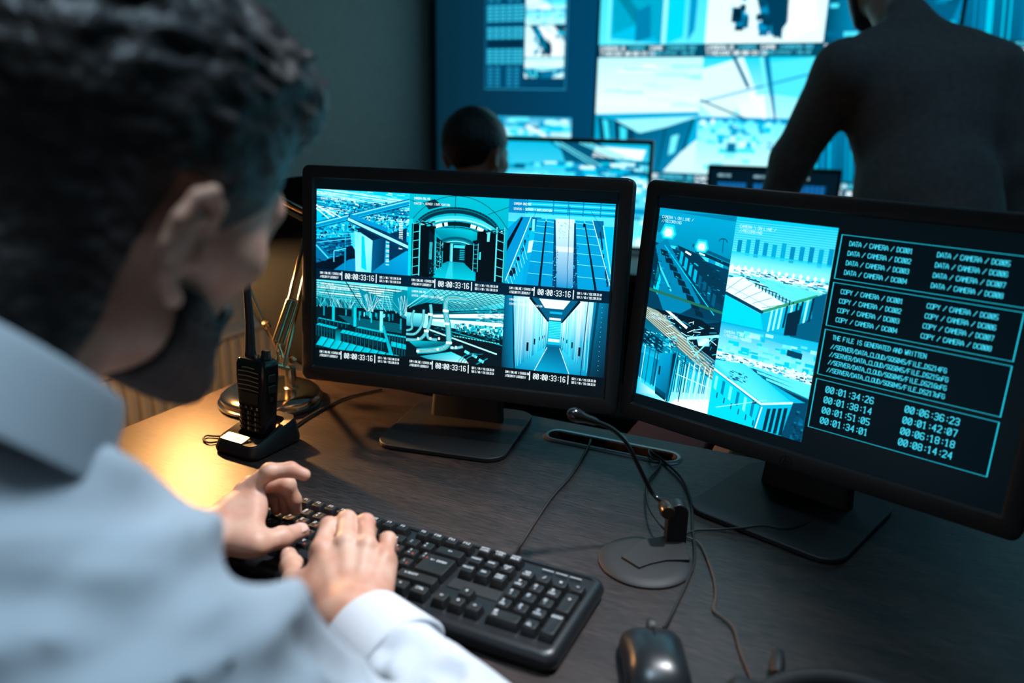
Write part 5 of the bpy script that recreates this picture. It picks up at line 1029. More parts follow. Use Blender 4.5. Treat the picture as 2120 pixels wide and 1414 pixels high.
def bg_monitor(label, px, py, D, yaw, w, h, fn):
    """px,py: top right corner of the frame"""
    c = W(at_d(px, py, D)); rt = Vector((math.cos(yaw), math.sin(yaw), 0)); ctr = c-rt*w/2; zc = c.z-h/2-DZ
    root = thing('computer_monitor', label, 'monitor', (ctr.x, ctr.y, DZ), yaw, 'monitors on the back desk')
    T = Matrix.Translation((0, 0, zc)) @ Matrix.Rotation(PI/2, 4, 'X')
    b = MB(); b.box((0, 0.021, zc), (w, 0.04, h)); b.build('casing', M_BLACK, root, 0.005)
    b = MB(); b.box((0, 0.0, zc), (w-0.02, 0.003, h-0.024)); s = b.build('screen', M_OFF, root)
    for o in fn(s, w-0.026, h-0.030): o.data.transform(Matrix.Translation((0, -0.0025, 0)) @ T)
    b = MB(); b.box((0, 0.05, zc/2), (0.06, 0.02, zc)); b.build('stand_neck', M_BLACK, root, 0.004)
    b = MB(); b.prism(rrect(0.22, 0.18, 0.03, 6, 0, 0.04), 0.0005, 0.01); b.build('stand_base', M_BLACK, root, 0.002)
    return root
def pic_bg(s, w, h):
    d = Draw(-w/2, h/2, w, h, CY); r = random.Random(6); d.rect(0, 0, 1, 1, [0.6, 0.85]); d.up(); d.poly([(0.45, 0), (0.7, 0), (1, 0.25), (1, 0.35), (0.5, 0.2)], 0.3); d.poly([(0.68, 0.03), (0.98, 0.05), (0.96, 0.15), (0.66, 0.13)], 0.99); d.up()
    for k in range(9): d.line(0.4+0.03*k, 0, 0.7+0.06*k, 0.3, 0.01, r.choice([0.2, 0.85]))
    d.poly([(0.5, 0.22), (1, 0.3), (1, 0.4), (0.5, 0.34)], 0.45); d.up(); d.noise(0, 0.15, 1, 0.5, 90, 0.12, 0.06, (0.3, 1), r); d.noise(0, 0.3, 1, 0.45, 70, 0.08, 0.06, (0.8, 1), r); d.noise(0, 0.5, 1, 1, 90, 0.16, 0.07, (0.4, 1), r)
    return [d.build('camera_picture', s)]
def pic_ui(s, w, h):
    d = Draw(-w/2, h/2, w, h, CY); r = random.Random(6); d.rect(0, 0, 1, 1, srgb((3, 22, 34))); d.up(); S = srgb((30, 120, 200)); B = srgb((0, 60, 100))
    for u0 in (0.06, 0.35, 0.68): 
        d.text('ARCHIVE', u0, 0.06, 0.03, srgb((150, 200, 215)), 0.2); 
        for v0 in (0.16, 0.36, 0.56):
            d.rect(u0, v0, u0+0.24, v0+0.15, B); d.up()
            for i in range(5):
                for j in range(6): d.rect(u0+0.01+j*0.038, v0+0.012+i*0.028, u0+0.01+j*0.038+0.024, v0+0.012+i*0.028+0.014, S)
            d.up()
    return [d.build('data_table', s)]
bg_monitor('second row monitor with a blurred hall picture, right of the seated man', 1354, 291, 2.75, RA*0.45, 0.61, 0.385, pic_bg)
bg_monitor('second row monitor with dark blue data tables, in front of the standing man', 1745, 352, 2.85, RA*0.3, 0.47, 0.31, pic_ui)

# empty office chair beyond the desk
cc = W(at_d(705, 560, 1.64)); OCH = thing('office_chair', 'black office chair with a tall rounded back behind the left monitor', 'chair', (cc.x, cc.y, 0), RA*0.9, 'office chairs')
b = MB(); rings = []
for z, w, yy in ((0.70, 0.14, 0.0), (0.735, 0.24, -0.005), (0.78, 0.31, -0.01), (0.84, 0.365, -0.02), (0.92, 0.42, -0.02), (1.0, 0.42, -0.02), (1.06, 0.36, -0.01), (1.095, 0.26, 0.0), (1.105, 0.16, 0.0)):
    rings.append([Vector((x, y+yy, z)) for x, y in rrect(w, 0.07 if z < 1.08 else 0.05, 0.024, 5)])
b.loft(rings); b.build('backrest', M_CHAIR, OCH, sub=1)
b = MB(); b.prism(rrect(0.46, 0.37, 0.09, 6, 0, 0.22), 0.43, 0.50); b.build('seat', M_CHAIR, OCH, 0.02, 3)
b = MB(); b.tube([(0, 0.03, 0.46), (0, -0.05, 0.5), (0, -0.06, 0.75)], 0.018, 8, 0, 1.6); b.build('back_bar', M_BLACK, OCH)
b = MB(); b.tube([(0, 0.22, 0.43), (0, 0.22, 0.12)], 0.03, 12); b.build('gas_column', M_BLACK, OCH)
for k in range(5):
    a = 2*PI*k/5; b = MB(); p = Vector((math.cos(a), math.sin(a), 0)); b.tube([Vector((0, 0.22, 0.12)), Vector((0, 0.22, 0.10))+p*0.15, Vector((0, 0.22, 0.08))+p*0.25], [0.025, 0.02, 0.014], 8); lg = b.build('leg', M_BLACK, OCH)
    b = MB(); b.lathe([(0, -0.02), (0.03, -0.02), (0.032, 0), (0.03, 0.02), (0, 0.02)], 14, Matrix.Translation(Vector((0, 0.22, 0.033))+p*0.25) @ Matrix.Rotation(a+PI/2, 4, 'Z') @ Matrix.Rotation(PI/2, 4, 'X')); b.build('caster', M_RUB, lg)
# ------------------------------------------------------------------ smooth organic surfaces
def A3(p): return np.array([float(p[0]), float(p[1]), float(p[2])], dtype=np.float32)
def s_cone(P, a, b, r1, r2):
    a, b = A3(a), A3(b); ba = b-a; L2 = float(ba@ba)+1e-12; q = P-a; h = np.clip(q@ba/L2, 0, 1); d = q-h[:, None]*ba
    return np.sqrt((d*d).sum(1))-(r1+(r2-r1)*h)
def s_ell(P, c, r, R=None):
    q = P-A3(c)
    if R is not None: q = q@R
    r = np.array(r, dtype=np.float32); k0 = np.sqrt(((q/r)**2).sum(1)); k1 = np.sqrt(((q/(r*r))**2).sum(1))+1e-9
    return k0*(k0-1)/k1
def s_min(a, b, k):
    h = np.maximum(k-np.abs(a-b), 0)/k; return np.minimum(a, b)-h*h*k*0.25
def s_max(a, b, k): return -s_min(-a, -b, k)
def chain(P, pts, rs, k=0.003):
    d = None
    for i in range(len(pts)-1):
        e = s_cone(P, pts[i], pts[i+1], rs[i], rs[i+1]); d = e if d is None else s_min(d, e, k)
    return d
def wav(P, f, seed, n=5):
    r = np.random.RandomState(seed); o = 0
    for _ in range(n):
        v = r.randn(3); v *= f/np.linalg.norm(v)*r.uniform(0.7, 1.4); o = o+np.sin(P@v.astype(np.float32)+r.uniform(0, 6.28))
    return o/n
def surface(fn, lo, hi, h):
    """surface nets over a regular grid -> verts (n,3), quads"""
    lo, hi = np.array(lo, float), np.array(hi, float); n = np.ceil((hi-lo)/h).astype(int)+1
    ax = [lo[i]+h*np.arange(n[i]) for i in range(3)]; V = np.empty(tuple(n), dtype=np.float32)
    st = max(1, int(400000/(n[1]*n[2])))
    for i in range(0, n[0], st):
        X, Y, Z = np.meshgrid(ax[0][i:i+st], ax[1], ax[2], indexing='ij'); P = np.stack([X.ravel(), Y.ravel(), Z.ravel()], 1).astype(np.float32)
        V[i:i+st] = fn(P).reshape(X.shape)
    V[0] = V[-1] = np.maximum(V[0], 1e-3); V[:, 0] = np.maximum(V[:, 0], 1e-3); V[:, -1] = np.maximum(V[:, -1], 1e-3); V[:, :, 0] = np.maximum(V[:, :, 0], 1e-3); V[:, :, -1] = np.maximum(V[:, :, -1], 1e-3); V[-1] = np.maximum(V[-1], 1e-3); V[0] = np.maximum(V[0], 1e-3)
    S = V < 0; m = tuple(k-1 for k in n); cnt = np.zeros(m, np.float32); acc = np.zeros(m+(3,), np.float32)
    sl = lambda o, d: tuple(slice(o[i], n[i]-1+o[i]) for i in range(3))
    for d in range(3):
        for o1 in (0, 1):
            for o2 in (0, 1):
                o = [0, 0, 0]; e = [i for i in range(3) if i != d]; o[e[0]], o[e[1]] = o1, o2; p = list(o); p[d] = 1
                a, b = V[sl(o, d)], V[sl(p, d)]; x = (a < 0) != (b < 0); t = np.where(x, a/(a-b+1e-20), 0)
                cnt += x; acc[..., d] += np.where(x, t, 0); acc[..., e[0]] += x*o1; acc[..., e[1]] += x*o2
    act = cnt > 0; idx = -np.ones(m, int); idx[act] = np.arange(act.sum()); ijk = np.argwhere(act)
    verts = lo+(ijk+acc[act]/cnt[act][:, None])*h; faces = []
    for d in range(3):
        e = [(d+1) % 3, (d+2) % 3]; a = [slice(1, m[i]) for i in range(3)]; a[d] = slice(0, m[d]); b = list(a); b[d] = slice(1, m[d]+1)
        x0, x1 = S[tuple(a)], S[tuple(b)]
        def I(s1, s2):
            q = [slice(0, m[d])]*3; q[e[0]] = slice(1-s1, m[e[0]]-s1); q[e[1]] = slice(1-s2, m[e[1]]-s2); return idx[tuple(q)]
        Q = np.stack([I(0, 0), I(1, 0), I(1, 1), I(0, 1)], -1)
        f1 = Q[x0 & ~x1]; f2 = Q[~x0 & x1][:, ::-1]; faces += [f1, f2]
    return verts, np.concatenate(faces)
def organic(name, pieces, m, root, conv=W, smooth_it=0):
    """pieces: list of (verts, faces) in the camera-ground frame, joined in one mesh"""
    vs, fs, k = [], [], 0; L0 = Vector(root.location)
    for v, f in pieces:
        w = np.stack([v[:, 0]*CR-v[:, 1]*SR-L0.x, v[:, 0]*SR+v[:, 1]*CR-L0.y, v[:, 2]+DZ-L0.z], 1); vs.append(w); fs.append(f+k); k += len(v)
    vs, fs = np.concatenate(vs), np.concatenate(fs); me = bpy.data.meshes.new(name)
    me.vertices.add(len(vs)); me.vertices.foreach_set('co', vs.astype(np.float32).ravel()); me.loops.add(len(fs)*4); me.loops.foreach_set('vertex_index', fs.astype(np.int32).ravel())
    me.polygons.add(len(fs)); me.polygons.foreach_set('loop_start', np.arange(0, len(fs)*4, 4, dtype=np.int32)); me.polygons.foreach_set('use_smooth', np.ones(len(fs), bool)); me.update(calc_edges=True); me.validate()
    me.materials.append(m); o = bpy.data.objects.new(name, me); col.objects.link(o); o.parent = root
    if smooth_it: s = o.modifiers.new('s', 'SMOOTH'); s.iterations = smooth_it; s.factor = 0.5
    return o

def hand_sdf(wr, mc, fingers, thumb, up, fr=None):
    """wr wrist, mc list of 4 knuckle points, fingers list of [pip, dip, tip], thumb [cmc, mcp, ip, tip], up = back-of-hand direction"""
    up = A3(up); up /= np.linalg.norm(up)
    R = [0.0088, 0.0090, 0.0086, 0.0076]
    wr = A3(wr); mc = [A3(p) for p in mc]; across = mc[3]-mc[0]; across /= np.linalg.norm(across)
    def f(P):
        d = None
        for i, p in enumerate(mc):
            w0 = wr+across*(i-1.5)*0.012-up*0.004; e = s_cone(P, w0, p-up*0.006, 0.0175, 0.0125); d = e if d is None else s_min(d, e, 0.014)
            e = s_cone(P, wr+across*(i-1.5)*0.008+up*0.0105, p+up*0.0035, 0.003, 0.0042); d = s_min(d, e, 0.006)
            e = s_cone(P, p+up*0.0005, p+up*0.001, 0.0095, 0.0095); d = s_min(d, e, 0.005)
        th = [A3(p) for p in thumb]
        d = s_min(d, s_cone(P, th[0], th[1], 0.017, 0.0125), 0.016)
        d = s_min(d, s_cone(P, th[1]*0.6+th[0]*0.4, mc[0]*0.65+wr*0.35-up*0.006, 0.010, 0.010), 0.014)
        for i, F in enumerate(fingers):
            r = R[i]; q = [mc[i]]+[A3(p) for p in F]
            e = chain(P, q, [r*1.12, r*1.06, r*0.95, r*0.80], 0.004)
            e = s_min(e, s_cone(P, q[1], q[1]+1e-4, r*1.10, r*1.10), 0.003)
            d = s_min(d, e, 0.0035)
        e = chain(P, th[1:], [0.0118, 0.0112, 0.0088], 0.004); e = s_min(e, s_cone(P, th[2], th[2]+1e-4, 0.0115, 0.0115), 0.004); d = s_min(d, e, 0.005)
        if fr is not None: d = s_min(d, s_cone(P, wr-up*0.002, fr, 0.0265, 0.034), 0.02)
        return d
    return f
def nail(parent, a, b, up, w=0.0055, off=0.0078, back=0.0045):
    """nail on the back of the last finger bone a->b"""
    a, b = W(a), W(b); x = (b-a).normalized(); u = dv(*up); u = (u-x*u.dot(x)).normalized(); y = u.cross(x)
    c = b - x*back + u*off - Vector(parent.location); mb = MB(); rings = []
    for i in range(7):
        t = i/6; wx = w*(1-0.25*max(0, t-0.6)/0.4)*(0.9+0.1*min(1, t*4)); r = []
        for k in range(9):
            s = (k/8-0.5)*2; r.append(c+x*(t-0.5)*w*2.2+y*s*wx-u*(s*s*0.0022+0.0010*(t-0.5)**2*4))
        rings.append(r)
    mb.loft(rings, cap=False, closed=False)
    o = mb.build('fingernail', M_NAIL, parent); md = o.modifiers.new('t', 'SOLIDIFY'); md.thickness = 0.0006; return o

# ------------------------------------------------------------------ foreground man
TH, PT, RL, HS_ = 0.48, 0.358, -0.32, 1.04
HC_ = np.array([-0.254, 0.517, 0.447])
def frame(th, p, r):
    Fw = np.array([math.sin(th)*math.cos(p), math.cos(th)*math.cos(p), -math.sin(p)]); Up = np.array([math.sin(th)*math.sin(p), math.cos(th)*math.sin(p), math.cos(p)]); Rt = np.cross(Fw, Up)
    return np.stack([math.cos(r)*Rt+math.sin(r)*Up, Fw, -math.sin(r)*Rt+math.cos(r)*Up], 0)   # rows right, forward, up
HM = frame(TH, PT, RL)
def hl(P): return (P-HC_.astype(np.float32))@HM.T.astype(np.float32)/HS_
def hw(p): return HC_+(p[0]*HM[0]+p[1]*HM[1]+p[2]*HM[2])*HS_
CC, CN, CRAD = np.array([-0.286, 0.428, 0.374]), np.array([0.36, 0.60, 0.71]), 0.072       # collar ring
CN = CN/np.linalg.norm(CN)
NB = CC-CN*0.075-np.array([0.012, 0.0, 0.0])      # neck base
def head_core(Q, ears=True):
    d = s_ell(Q, (0, -0.010, 0.045), (0.075, 0.097, 0.080)); d = s_min(d, s_ell(Q, (0, 0.034, -0.018), (0.060, 0.062, 0.092)), 0.03)
    for s in (-1, 1):
        d = s_min(d, s_cone(Q, (s*0.052, 0.016, -0.060), (s*0.026, 0.078, -0.104), 0.022, 0.018), 0.03)
        d = s_min(d, s_cone(Q, (s*0.046, 0.062, -0.008), (s*0.052, 0.035, -0.004), 0.018, 0.016), 0.02)
        d = s_max(d, -s_ell(Q, (s*0.031, 0.106, 0.008), (0.017, 0.014, 0.012)), 0.010)
        d = s_min(d, s_ell(Q, (s*0.030, 0.082, 0.008), (0.0125, 0.0125, 0.0125)), 0.002)
    d = s_min(d, s_ell(Q, (0, 0.086, -0.108), (0.020, 0.016, 0.014)), 0.02)
    d = s_min(d, s_cone(Q, (-0.034, 0.084, 0.028), (0.034, 0.084, 0.028), 0.010, 0.010), 0.015)
    d = s_min(d, s_cone(Q, (0, 0.092, 0.016), (0, 0.116, -0.026), 0.007, 0.0105), 0.010); 
    for s in (-1, 1): d = s_min(d, s_ell(Q, (s*0.012, 0.104, -0.030), (0.008, 0.010, 0.007)), 0.005)
    d = s_min(d, s_cone(Q, (-0.018, 0.094, -0.056), (0.018, 0.094, -0.056), 0.0055, 0.0055), 0.006); d = s_min(d, s_cone(Q, (-0.015, 0.093, -0.067), (0.015, 0.093, -0.067), 0.0065, 0.0065), 0.005)
    return d
def ear_sdf(Q, s):
    q = Q*np.array([s, 1, 1], np.float32); a = math.radians(22); x0 = 0.076
    # ear plane: flares outwards towards the back
    def E(u, v, w=0.0): # u backwards, v up, w outwards
        return (x0+0.30*u+0.010+w, -0.004-u*0.93, v)
    rim = [E(-0.004, 0.012), E(0.0, 0.026), E(0.012, 0.034), E(0.024, 0.030), E(0.031, 0.016), E(0.030, 0.0), E(0.023, -0.014), E(0.012, -0.026), E(0.004, -0.031)]
    d = chain(q, rim, [0.0032, 0.0038, 0.0042, 0.0042, 0.0042, 0.0040, 0.0038, 0.0046, 0.0056], 0.003)
    inner = [E(0.006, 0.018, -0.002), E(0.018, 0.017, -0.002), E(0.020, 0.002, -0.002), E(0.012, -0.014, -0.003)]
    d = s_min(d, chain(q, inner, [0.003, 0.0034, 0.0034, 0.003], 0.003), 0.003)
    c = E(0.014, 0.002, -0.006); R = np.array([[math.cos(a), -math.sin(a), 0], [math.sin(a), math.cos(a), 0], [0, 0, 1]], np.float32)
    d = s_min(d, s_ell(q, c, (0.0042, 0.020, 0.030), R), 0.004); d = s_min(d, s_cone(q, E(-0.002, 0.0), E(-0.003, -0.008), 0.0035, 0.0035), 0.004)
    d = s_min(d, s_cone(q, (x0-0.004, -0.006, 0.006), (x0, -0.008, -0.010), 0.009, 0.008), 0.008)
    return d
def man_head(P):
    Q = hl(P); d = head_core(Q)
    nb = HM@(NB-HC_)/HS_
    d = s_min(d, s_cone(Q, (0, -0.022, -0.045), nb, 0.056, 0.060), 0.03)
    for s in (-1, 1): d = s_min(d, ear_sdf(Q, s), 0.004)
    return d
def man_hair(P):
    Q = hl(P); Q2 = Q+0.010*np.stack([wav(Q, 60, 13, 3), wav(Q, 60, 14, 3), wav(Q, 60, 15, 3)], 1).astype(np.float32); n = wav(Q2, 85, 3, 6)*0.0035+wav(Q2*np.array([2.2, 0.7, 1.5], np.float32), 220, 4, 6)*0.0028+wav(Q2*np.array([2.2, 0.7, 1.5], np.float32), 480, 5, 6)*0.0014
    d = s_ell(Q, (0, -0.014, 0.050), (0.0815, 0.105, 0.092)); d = s_min(d, s_ell(Q, (0, 0.036, 0.100), (0.064, 0.054, 0.038)), 0.02)
    d = s_min(d, s_cone(Q, (-0.03, 0.074, 0.092), (0.032, 0.072, 0.094), 0.015, 0.015), 0.02); nbq = HM@(NB-HC_)/HS_; nm = np.array([0, -0.022, -0.045])*0.45+nbq*0.55; d = s_min(d, s_cone(Q, (0, -0.034, -0.010), nm+np.array([0, -0.004, 0]), 0.068, 0.0605), 0.03)
    top = np.clip((Q[:, 2]-0.01)/0.10, 0.08, 1); d = d-n*top*1.7-0.001*top
    zh = np.interp(Q[:, 1], [-0.13, -0.09, -0.055, -0.036, -0.030, 0.0, 0.006, 0.034, 0.046, 0.060, 0.078, 0.12], [-0.135, -0.125, -0.105, -0.060, 0.036, 0.038, -0.055, -0.058, -0.022, 0.010, 0.055, 0.078]).astype(np.float32)
    d = s_max(d, zh-Q[:, 2], 0.006)
    return d
def man_beard(P):
    Q = hl(P); d = head_core(Q)-0.0062-wav(Q, 700, 9, 5)*0.0012
    d = s_max(d, Q[:, 2]+0.030-0.25*np.clip(Q[:, 1]-0.05, 0, 1), 0.004); d = s_max(d, 0.012-Q[:, 1]+0.0*Q[:, 2], 0.004)
    lim = np.interp(Q[:, 1], [0.0, 0.03, 0.06, 0.085, 0.11], [-0.022, -0.032, -0.052, -0.048, -0.046]).astype(np.float32)
    d = s_max(d, Q[:, 2]-lim, 0.004); d = s_max(d, -s_ell(Q, (0, 0.108, -0.061), (0.021, 0.02, 0.010)), 0.003)
    d = s_max(d, -(Q[:, 2]+0.122+0.0*Q[:, 1]), 0.003)
    return s_max(d, -(head_core(Q)+0.001), 0.001)
SHR, SHL = np.array([-0.186, 0.347, 0.204]), np.array([-0.475, 0.435, 0.205])
ELR, ELL = np.array([0.014, 0.470, 0.044]), np.array([-0.52, 0.66, 0.06])
WRR, WRL = A3(at_z(727, 1278, .052)), A3(at_z(408, 1118, .052))
FWB = np.array([math.sin(0.35), math.cos(0.35), 0])              # body facing
HIP = np.array([-0.42, 0.12, -0.30])
MAN = thing('person', 'bearded man in a pale blue shirt typing at the desk in the foreground', 'person', W(-0.42, 0.14, -DZ), 0)

def shirt_base(P):
    back = NB*0.35+HIP*0.65
    d = s_cone(P, NB-np.array([0.0, 0.01, 0.065]), back, 0.115, 0.15)
    d = s_min(d, s_cone(P, SHR*0.72+SHL*0.28-[0, 0, .03], SHR*0.28+SHL*0.72-[0, 0, .03], 0.100, 0.100), 0.08)
    d = s_min(d, s_cone(P, back, HIP, 0.15, 0.16), 0.08)
    d = s_min(d, s_cone(P, NB-np.array([0, 0, 0.015]), SHR+np.array([0, 0, 0.005]), 0.052, 0.070), 0.05); d = s_min(d, s_cone(P, NB-np.array([0, 0, 0.015]), SHL, 0.052, 0.070), 0.05)
    d = s_min(d, chain(P, [SHR, SHR*0.58+ELR*0.42-[.012, 0, .016], ELR], [0.080, 0.055, 0.041], 0.01), 0.03); d = s_min(d, s_cone(P, SHL, ELL, 0.080, 0.050), 0.03)
    d = s_min(d, s_cone(P, ELR, WRR*0.70+ELR*0.30, 0.043, 0.0385), 0.02); return s_min(d, s_cone(P, ELL, WRL*0.66+ELL*0.34, 0.048, 0.036), 0.02)
def on_shirt(px, py):
    d0 = _ray(px, py); t = 0.16
    for _ in range(60):
        p = np.array([0, 0, CAM_H])+d0*t; s = float(shirt_base(A3(p)[None])[0])
        if s < 0.001: break
        t += s*0.8
    return p.astype(np.float32)
FOLDS = [   # creases of the shirt: start, middle, end on the cloth, depth, width
 ([(-80, 1075), (60, 1040), (190, 1028), (310, 1052)], 0.011, 0.016), ([(300, 1300), (345, 1235), (420, 1185), (510, 1165), (565, 1185)], 0.016, 0.016),
 ([(300, 1300), (400, 1325), (480, 1300), (545, 1245)], 0.012, 0.014), ([(-60, 1215), (80, 1225), (190, 1262), (300, 1300)], 0.013, 0.015), ([(400, 1460), (480, 1420), (590, 1385)], 0.010, 0.014),
 ([(60, 1400), (190, 1370), (300, 1305)], 0.010, 0.014), ([(60, 900), (160, 960), (230, 1010)], 0.006, 0.014), ([(-60, 1130), (120, 1125), (330, 1140)], 0.006, 0.016), ([(600, 1330), (680, 1360), (740, 1400)], 0.007, 0.012),
 ([(800, 1345), (850, 1330), (900, 1345)], 0.006, 0.009), ([(780, 1400), (860, 1370), (930, 1395)], 0.007, 0.010), ([(140, 1075), (300, 1100), (430, 1090)], 0.005, 0.015)]
def shirt(P):
    d = shirt_base(P); w = wav(P, 26, 21, 4)*0.0045+wav(P*np.array([1, 1.6, 0.6], np.float32), 60, 22, 5)*0.0026; d = d-w
    car, rid = 0, 0
    for F, dp, wd_ in FW_:
        e = np.minimum(chain(P, F, [0.0]*len(F), 0.004), 0.2); car = np.maximum(car, np.exp(-(e/wd_)**2)*dp); rid = np.maximum(rid, np.exp(-((e-2.0*wd_)/(wd_*0.9))**2)*dp*0.5)
    return d+car*1.7-rid*1.3
FW_ = [([on_shirt(*q) for q in F], dp, wd_) for F, dp, wd_ in FOLDS]
pc = []
v, f = surface(man_head, HC_-[.18, .18, .26], HC_+[.18, .18, .19], 0.0027); pc.append((v, f))
Z = lambda px, py, z: A3(at_z(px, py, z))
def up_hand(): return (0, -0.25, 1)
RMC = [Z(664, 1137, .078), Z(715, 1124, .083), Z(759, 1132, .080), Z(797, 1157, .070)]
RPIP = [Z(681, 1090, .083), Z(718, 1077, .087), Z(757, 1083, .084), Z(803, 1119, .075)]
RF = []
for i, p in enumerate(RPIP):
    l = (0.020, 0.024, 0.022, 0.017)[i]
    dd = np.array([0.002, 0.60, -0.80]); t1 = p+dd*l; dd2 = np.array([0.0, 0.15, -0.98]); t2 = t1+dd2*0.019; t2[2] = max(t2[2], 0.0365); RF.append([p, t1, t2])
RT_ = [Z(640, 1235, .050), Z(610, 1205, .048), Z(604, 1172, .046), Z(598, 1150, .044)]
rh = hand_sdf(WRR, RMC, RF, RT_, (0, -0.2, 1), WRR*0.55+ELR*0.45)
LMC = [Z(506, 1016, .084), Z(518, 1004, .074), Z(522, 1008, .060), Z(524, 1016, .046)]
LF = [[Z(558, 977, .108), Z(602, 972, .108), Z(630, 983, .101)], [Z(594, 1004, .080), Z(608, 1034, .060), Z(612, 1056, .042)], [Z(584, 1012, .066), Z(594, 1038, .050), Z(592, 1056, .040)], [Z(566, 1030, .050), Z(574, 1046, .042), Z(572, 1056, .038)]]
LT_ = [Z(470, 1118, .056), Z(532, 1128, .056), Z(583, 1113, .052), Z(624, 1099, .047)]
lh_ = hand_sdf(WRL, LMC, LF, LT_, (-0.62, 0.35, 0.70), WRL*0.6+ELL*0.4)
def lh(P): return s_min(s_min(lh_(P), s_cone(P, Z(522, 1118, .058), Z(528, 1036, .078), 0.012, 0.012), 0.014), s_cone(P, Z(470, 1095, .060), Z(520, 1060, .068), 0.016, 0.014), 0.014)
def bb(L, m=0.03): a = np.stack([A3(p) for p in L]); return a.min(0)-m, a.max(0)+m
lo, hi = bb(RMC+[q for F in RF for q in F]+RT_+[WRR]); hi = hi+[0.02, 0, 0]; lo = lo-[0, .03, 0]; lo[2] = 0.002
pc.append(surface(rh, lo, hi, 0.0015))
lo, hi = bb(LMC+[q for F in LF for q in F]+LT_+[WRL]); lo[2] = 0.002; lo = lo-[.03, .02, 0]
pc.append(surface(lh, lo, hi, 0.0015))
# hips and legs under the desk (trousers are their own mesh), forearms inside the sleeves
def arms_in(P): return np.minimum(s_cone(P, WRR, ELR, 0.024, 0.034), s_cone(P, WRL, ELL, 0.024, 0.034))
pc.append(surface(arms_in, (-0.6, 0.4, -0.02), (0.06, 0.82, 0.12), 0.008))
body = organic('body', pc, M_SKIN, MAN)
nail(MAN, RT_[2], RT_[3], (-0.75, 0.1, 0.65), 0.0066, 0.0084, 0.003); nail(MAN, LT_[2], LT_[3], (0.15, -0.5, 0.85), 0.0070, 0.0086, 0.0035); nail(MAN, LF[0][1], LF[0][2], (-0.2, 0.2, 1), 0.0052, 0.0066, 0.003)
v, f = surface(man_hair, HC_-[.19, .19, .17], HC_+[.19, .19, .20], 0.0030); organic('hair', [(v, f)], M_HAIR, MAN)
v, f = surface(man_beard, HC_-[.14, .14, .18], HC_+[.14, .16, .06], 0.0025); organic('beard', [(v, f)], M_BEARD, MAN)
v, f = surface(shirt, (-0.78, -0.10, -0.50), (0.10, 0.83, 0.40), 0.0062); organic('shirt', [(v, f)], M_SHIRT, MAN, smooth_it=2)
def trousers(P):
    d = s_cone(P, HIP, HIP+[0, 0, -0.08], 0.155, 0.15)
    for s in (-1, 1):
        h0 = HIP+np.array([s*0.10, 0.02, -0.10]); kn = HIP+np.array([s*0.12+0.12, 0.42, -0.06]); an = kn+np.array([0.0, 0.02, -0.30]); an[2] = -0.66
        d = s_min(d, s_cone(P, h0, kn, 0.095, 0.068), 0.05); d = s_min(d, s_cone(P, kn, an, 0.066, 0.05), 0.03)
    return d
v, f = surface(trousers, (-0.75, -0.12, -0.72), (0.05, 0.70, -0.13), 0.012); organic('trousers', [(v, f)], M_NAVY, MAN)
for s in (-1, 1):
    kn = HIP+np.array([s*0.12+0.12, 0.42, -0.06]); an = np.array([kn[0], kn[1]+0.02, -0.68])
    def shoe(P): return s_max(s_min(s_cone(P, an, an+[0.03, 0.15, -0.02], 0.045, 0.035), s_cone(P, an, an+[0, 0, .03], 0.045, 0.045), 0.03), -(P[:, 2]+0.735), 0.004)
    v, f = surface(shoe, an-[.08, .08, .07], an+[.12, .24, .1], 0.008); organic('shoe', [(v, f)], M_BLACK, MAN)
# collar: folded band round the neck
ax_ = CN; b1 = np.cross(ax_, FWB); b1 /= np.linalg.norm(b1); b2 = np.cross(b1, ax_); b2 = -b2 if b2@FWB < 0 else b2; b1 = -b1 if b1[0] < 0 else b1
L0 = Vector(MAN.location); mb = MB(); rings = []
for r, z in ((0.064, -0.060), (0.067, -0.020), (0.0700, -0.002), (0.0718, 0.0015), (0.0745, -0.003), (0.0815, -0.024), (0.0895, -0.046), (0.0905, -0.048), (0.088, -0.047), (0.079, -0.024), (0.073, -0.010), (0.0690, -0.014), (0.064, -0.045)):
    rg = []
    for k in range(49):
        a = math.radians(90+12+336*k/48); fr = abs(k/24-1)**6; p = CC+ax_*(z-fr*0.010)+(b1*math.cos(a)+b2*math.sin(a))*r*(1+0.012*math.sin(3*a)); rg.append(W(*p)-L0)
    rings.append(rg)
mb.loft(rings+[rings[0]], cap=False, closed=False); o = mb.build('collar', M_SHIRT, MAN, sub=1)
# cuff of the right sleeve
def cuff(name, wr, el, r0, r1, a0, a1):
    dr = (el-wr)/np.linalg.norm(el-wr); s = np.cross(dr, [0, 0, 1]); s /= np.linalg.norm(s); t = np.cross(s, dr); mb = MB(); rings = []
    prof = [(a0+0.001, r0-0.004), (a0, r0-0.001), (a0+0.001, r0+0.001), (a0+(a1-a0)*0.5, (r0+r1)/2+0.001), (a1-0.002, r1+0.001), (a1, r1-0.001), (a1-0.001, r1-0.004), (a0+(a1-a0)*0.5, (r0+r1)/2-0.003)]
    for u, r in prof: rings.append([W(*(wr+dr*u+s*math.cos(2*PI*k/36)*r*1.08*(1+0.02*math.sin(5*2*PI*k/36))+t*math.sin(2*PI*k/36)*r*0.92))-L0 for k in range(36)])
    mb.loft(rings+[rings[0]], cap=False); return mb.build(name, M_SHIRT, MAN)
cuff('cuff', WRR.astype(float), ELR, 0.0385, 0.0425, 0.020, 0.080); cuff('cuff', WRL.astype(float), ELL, 0.034, 0.038, 0.035, 0.09)
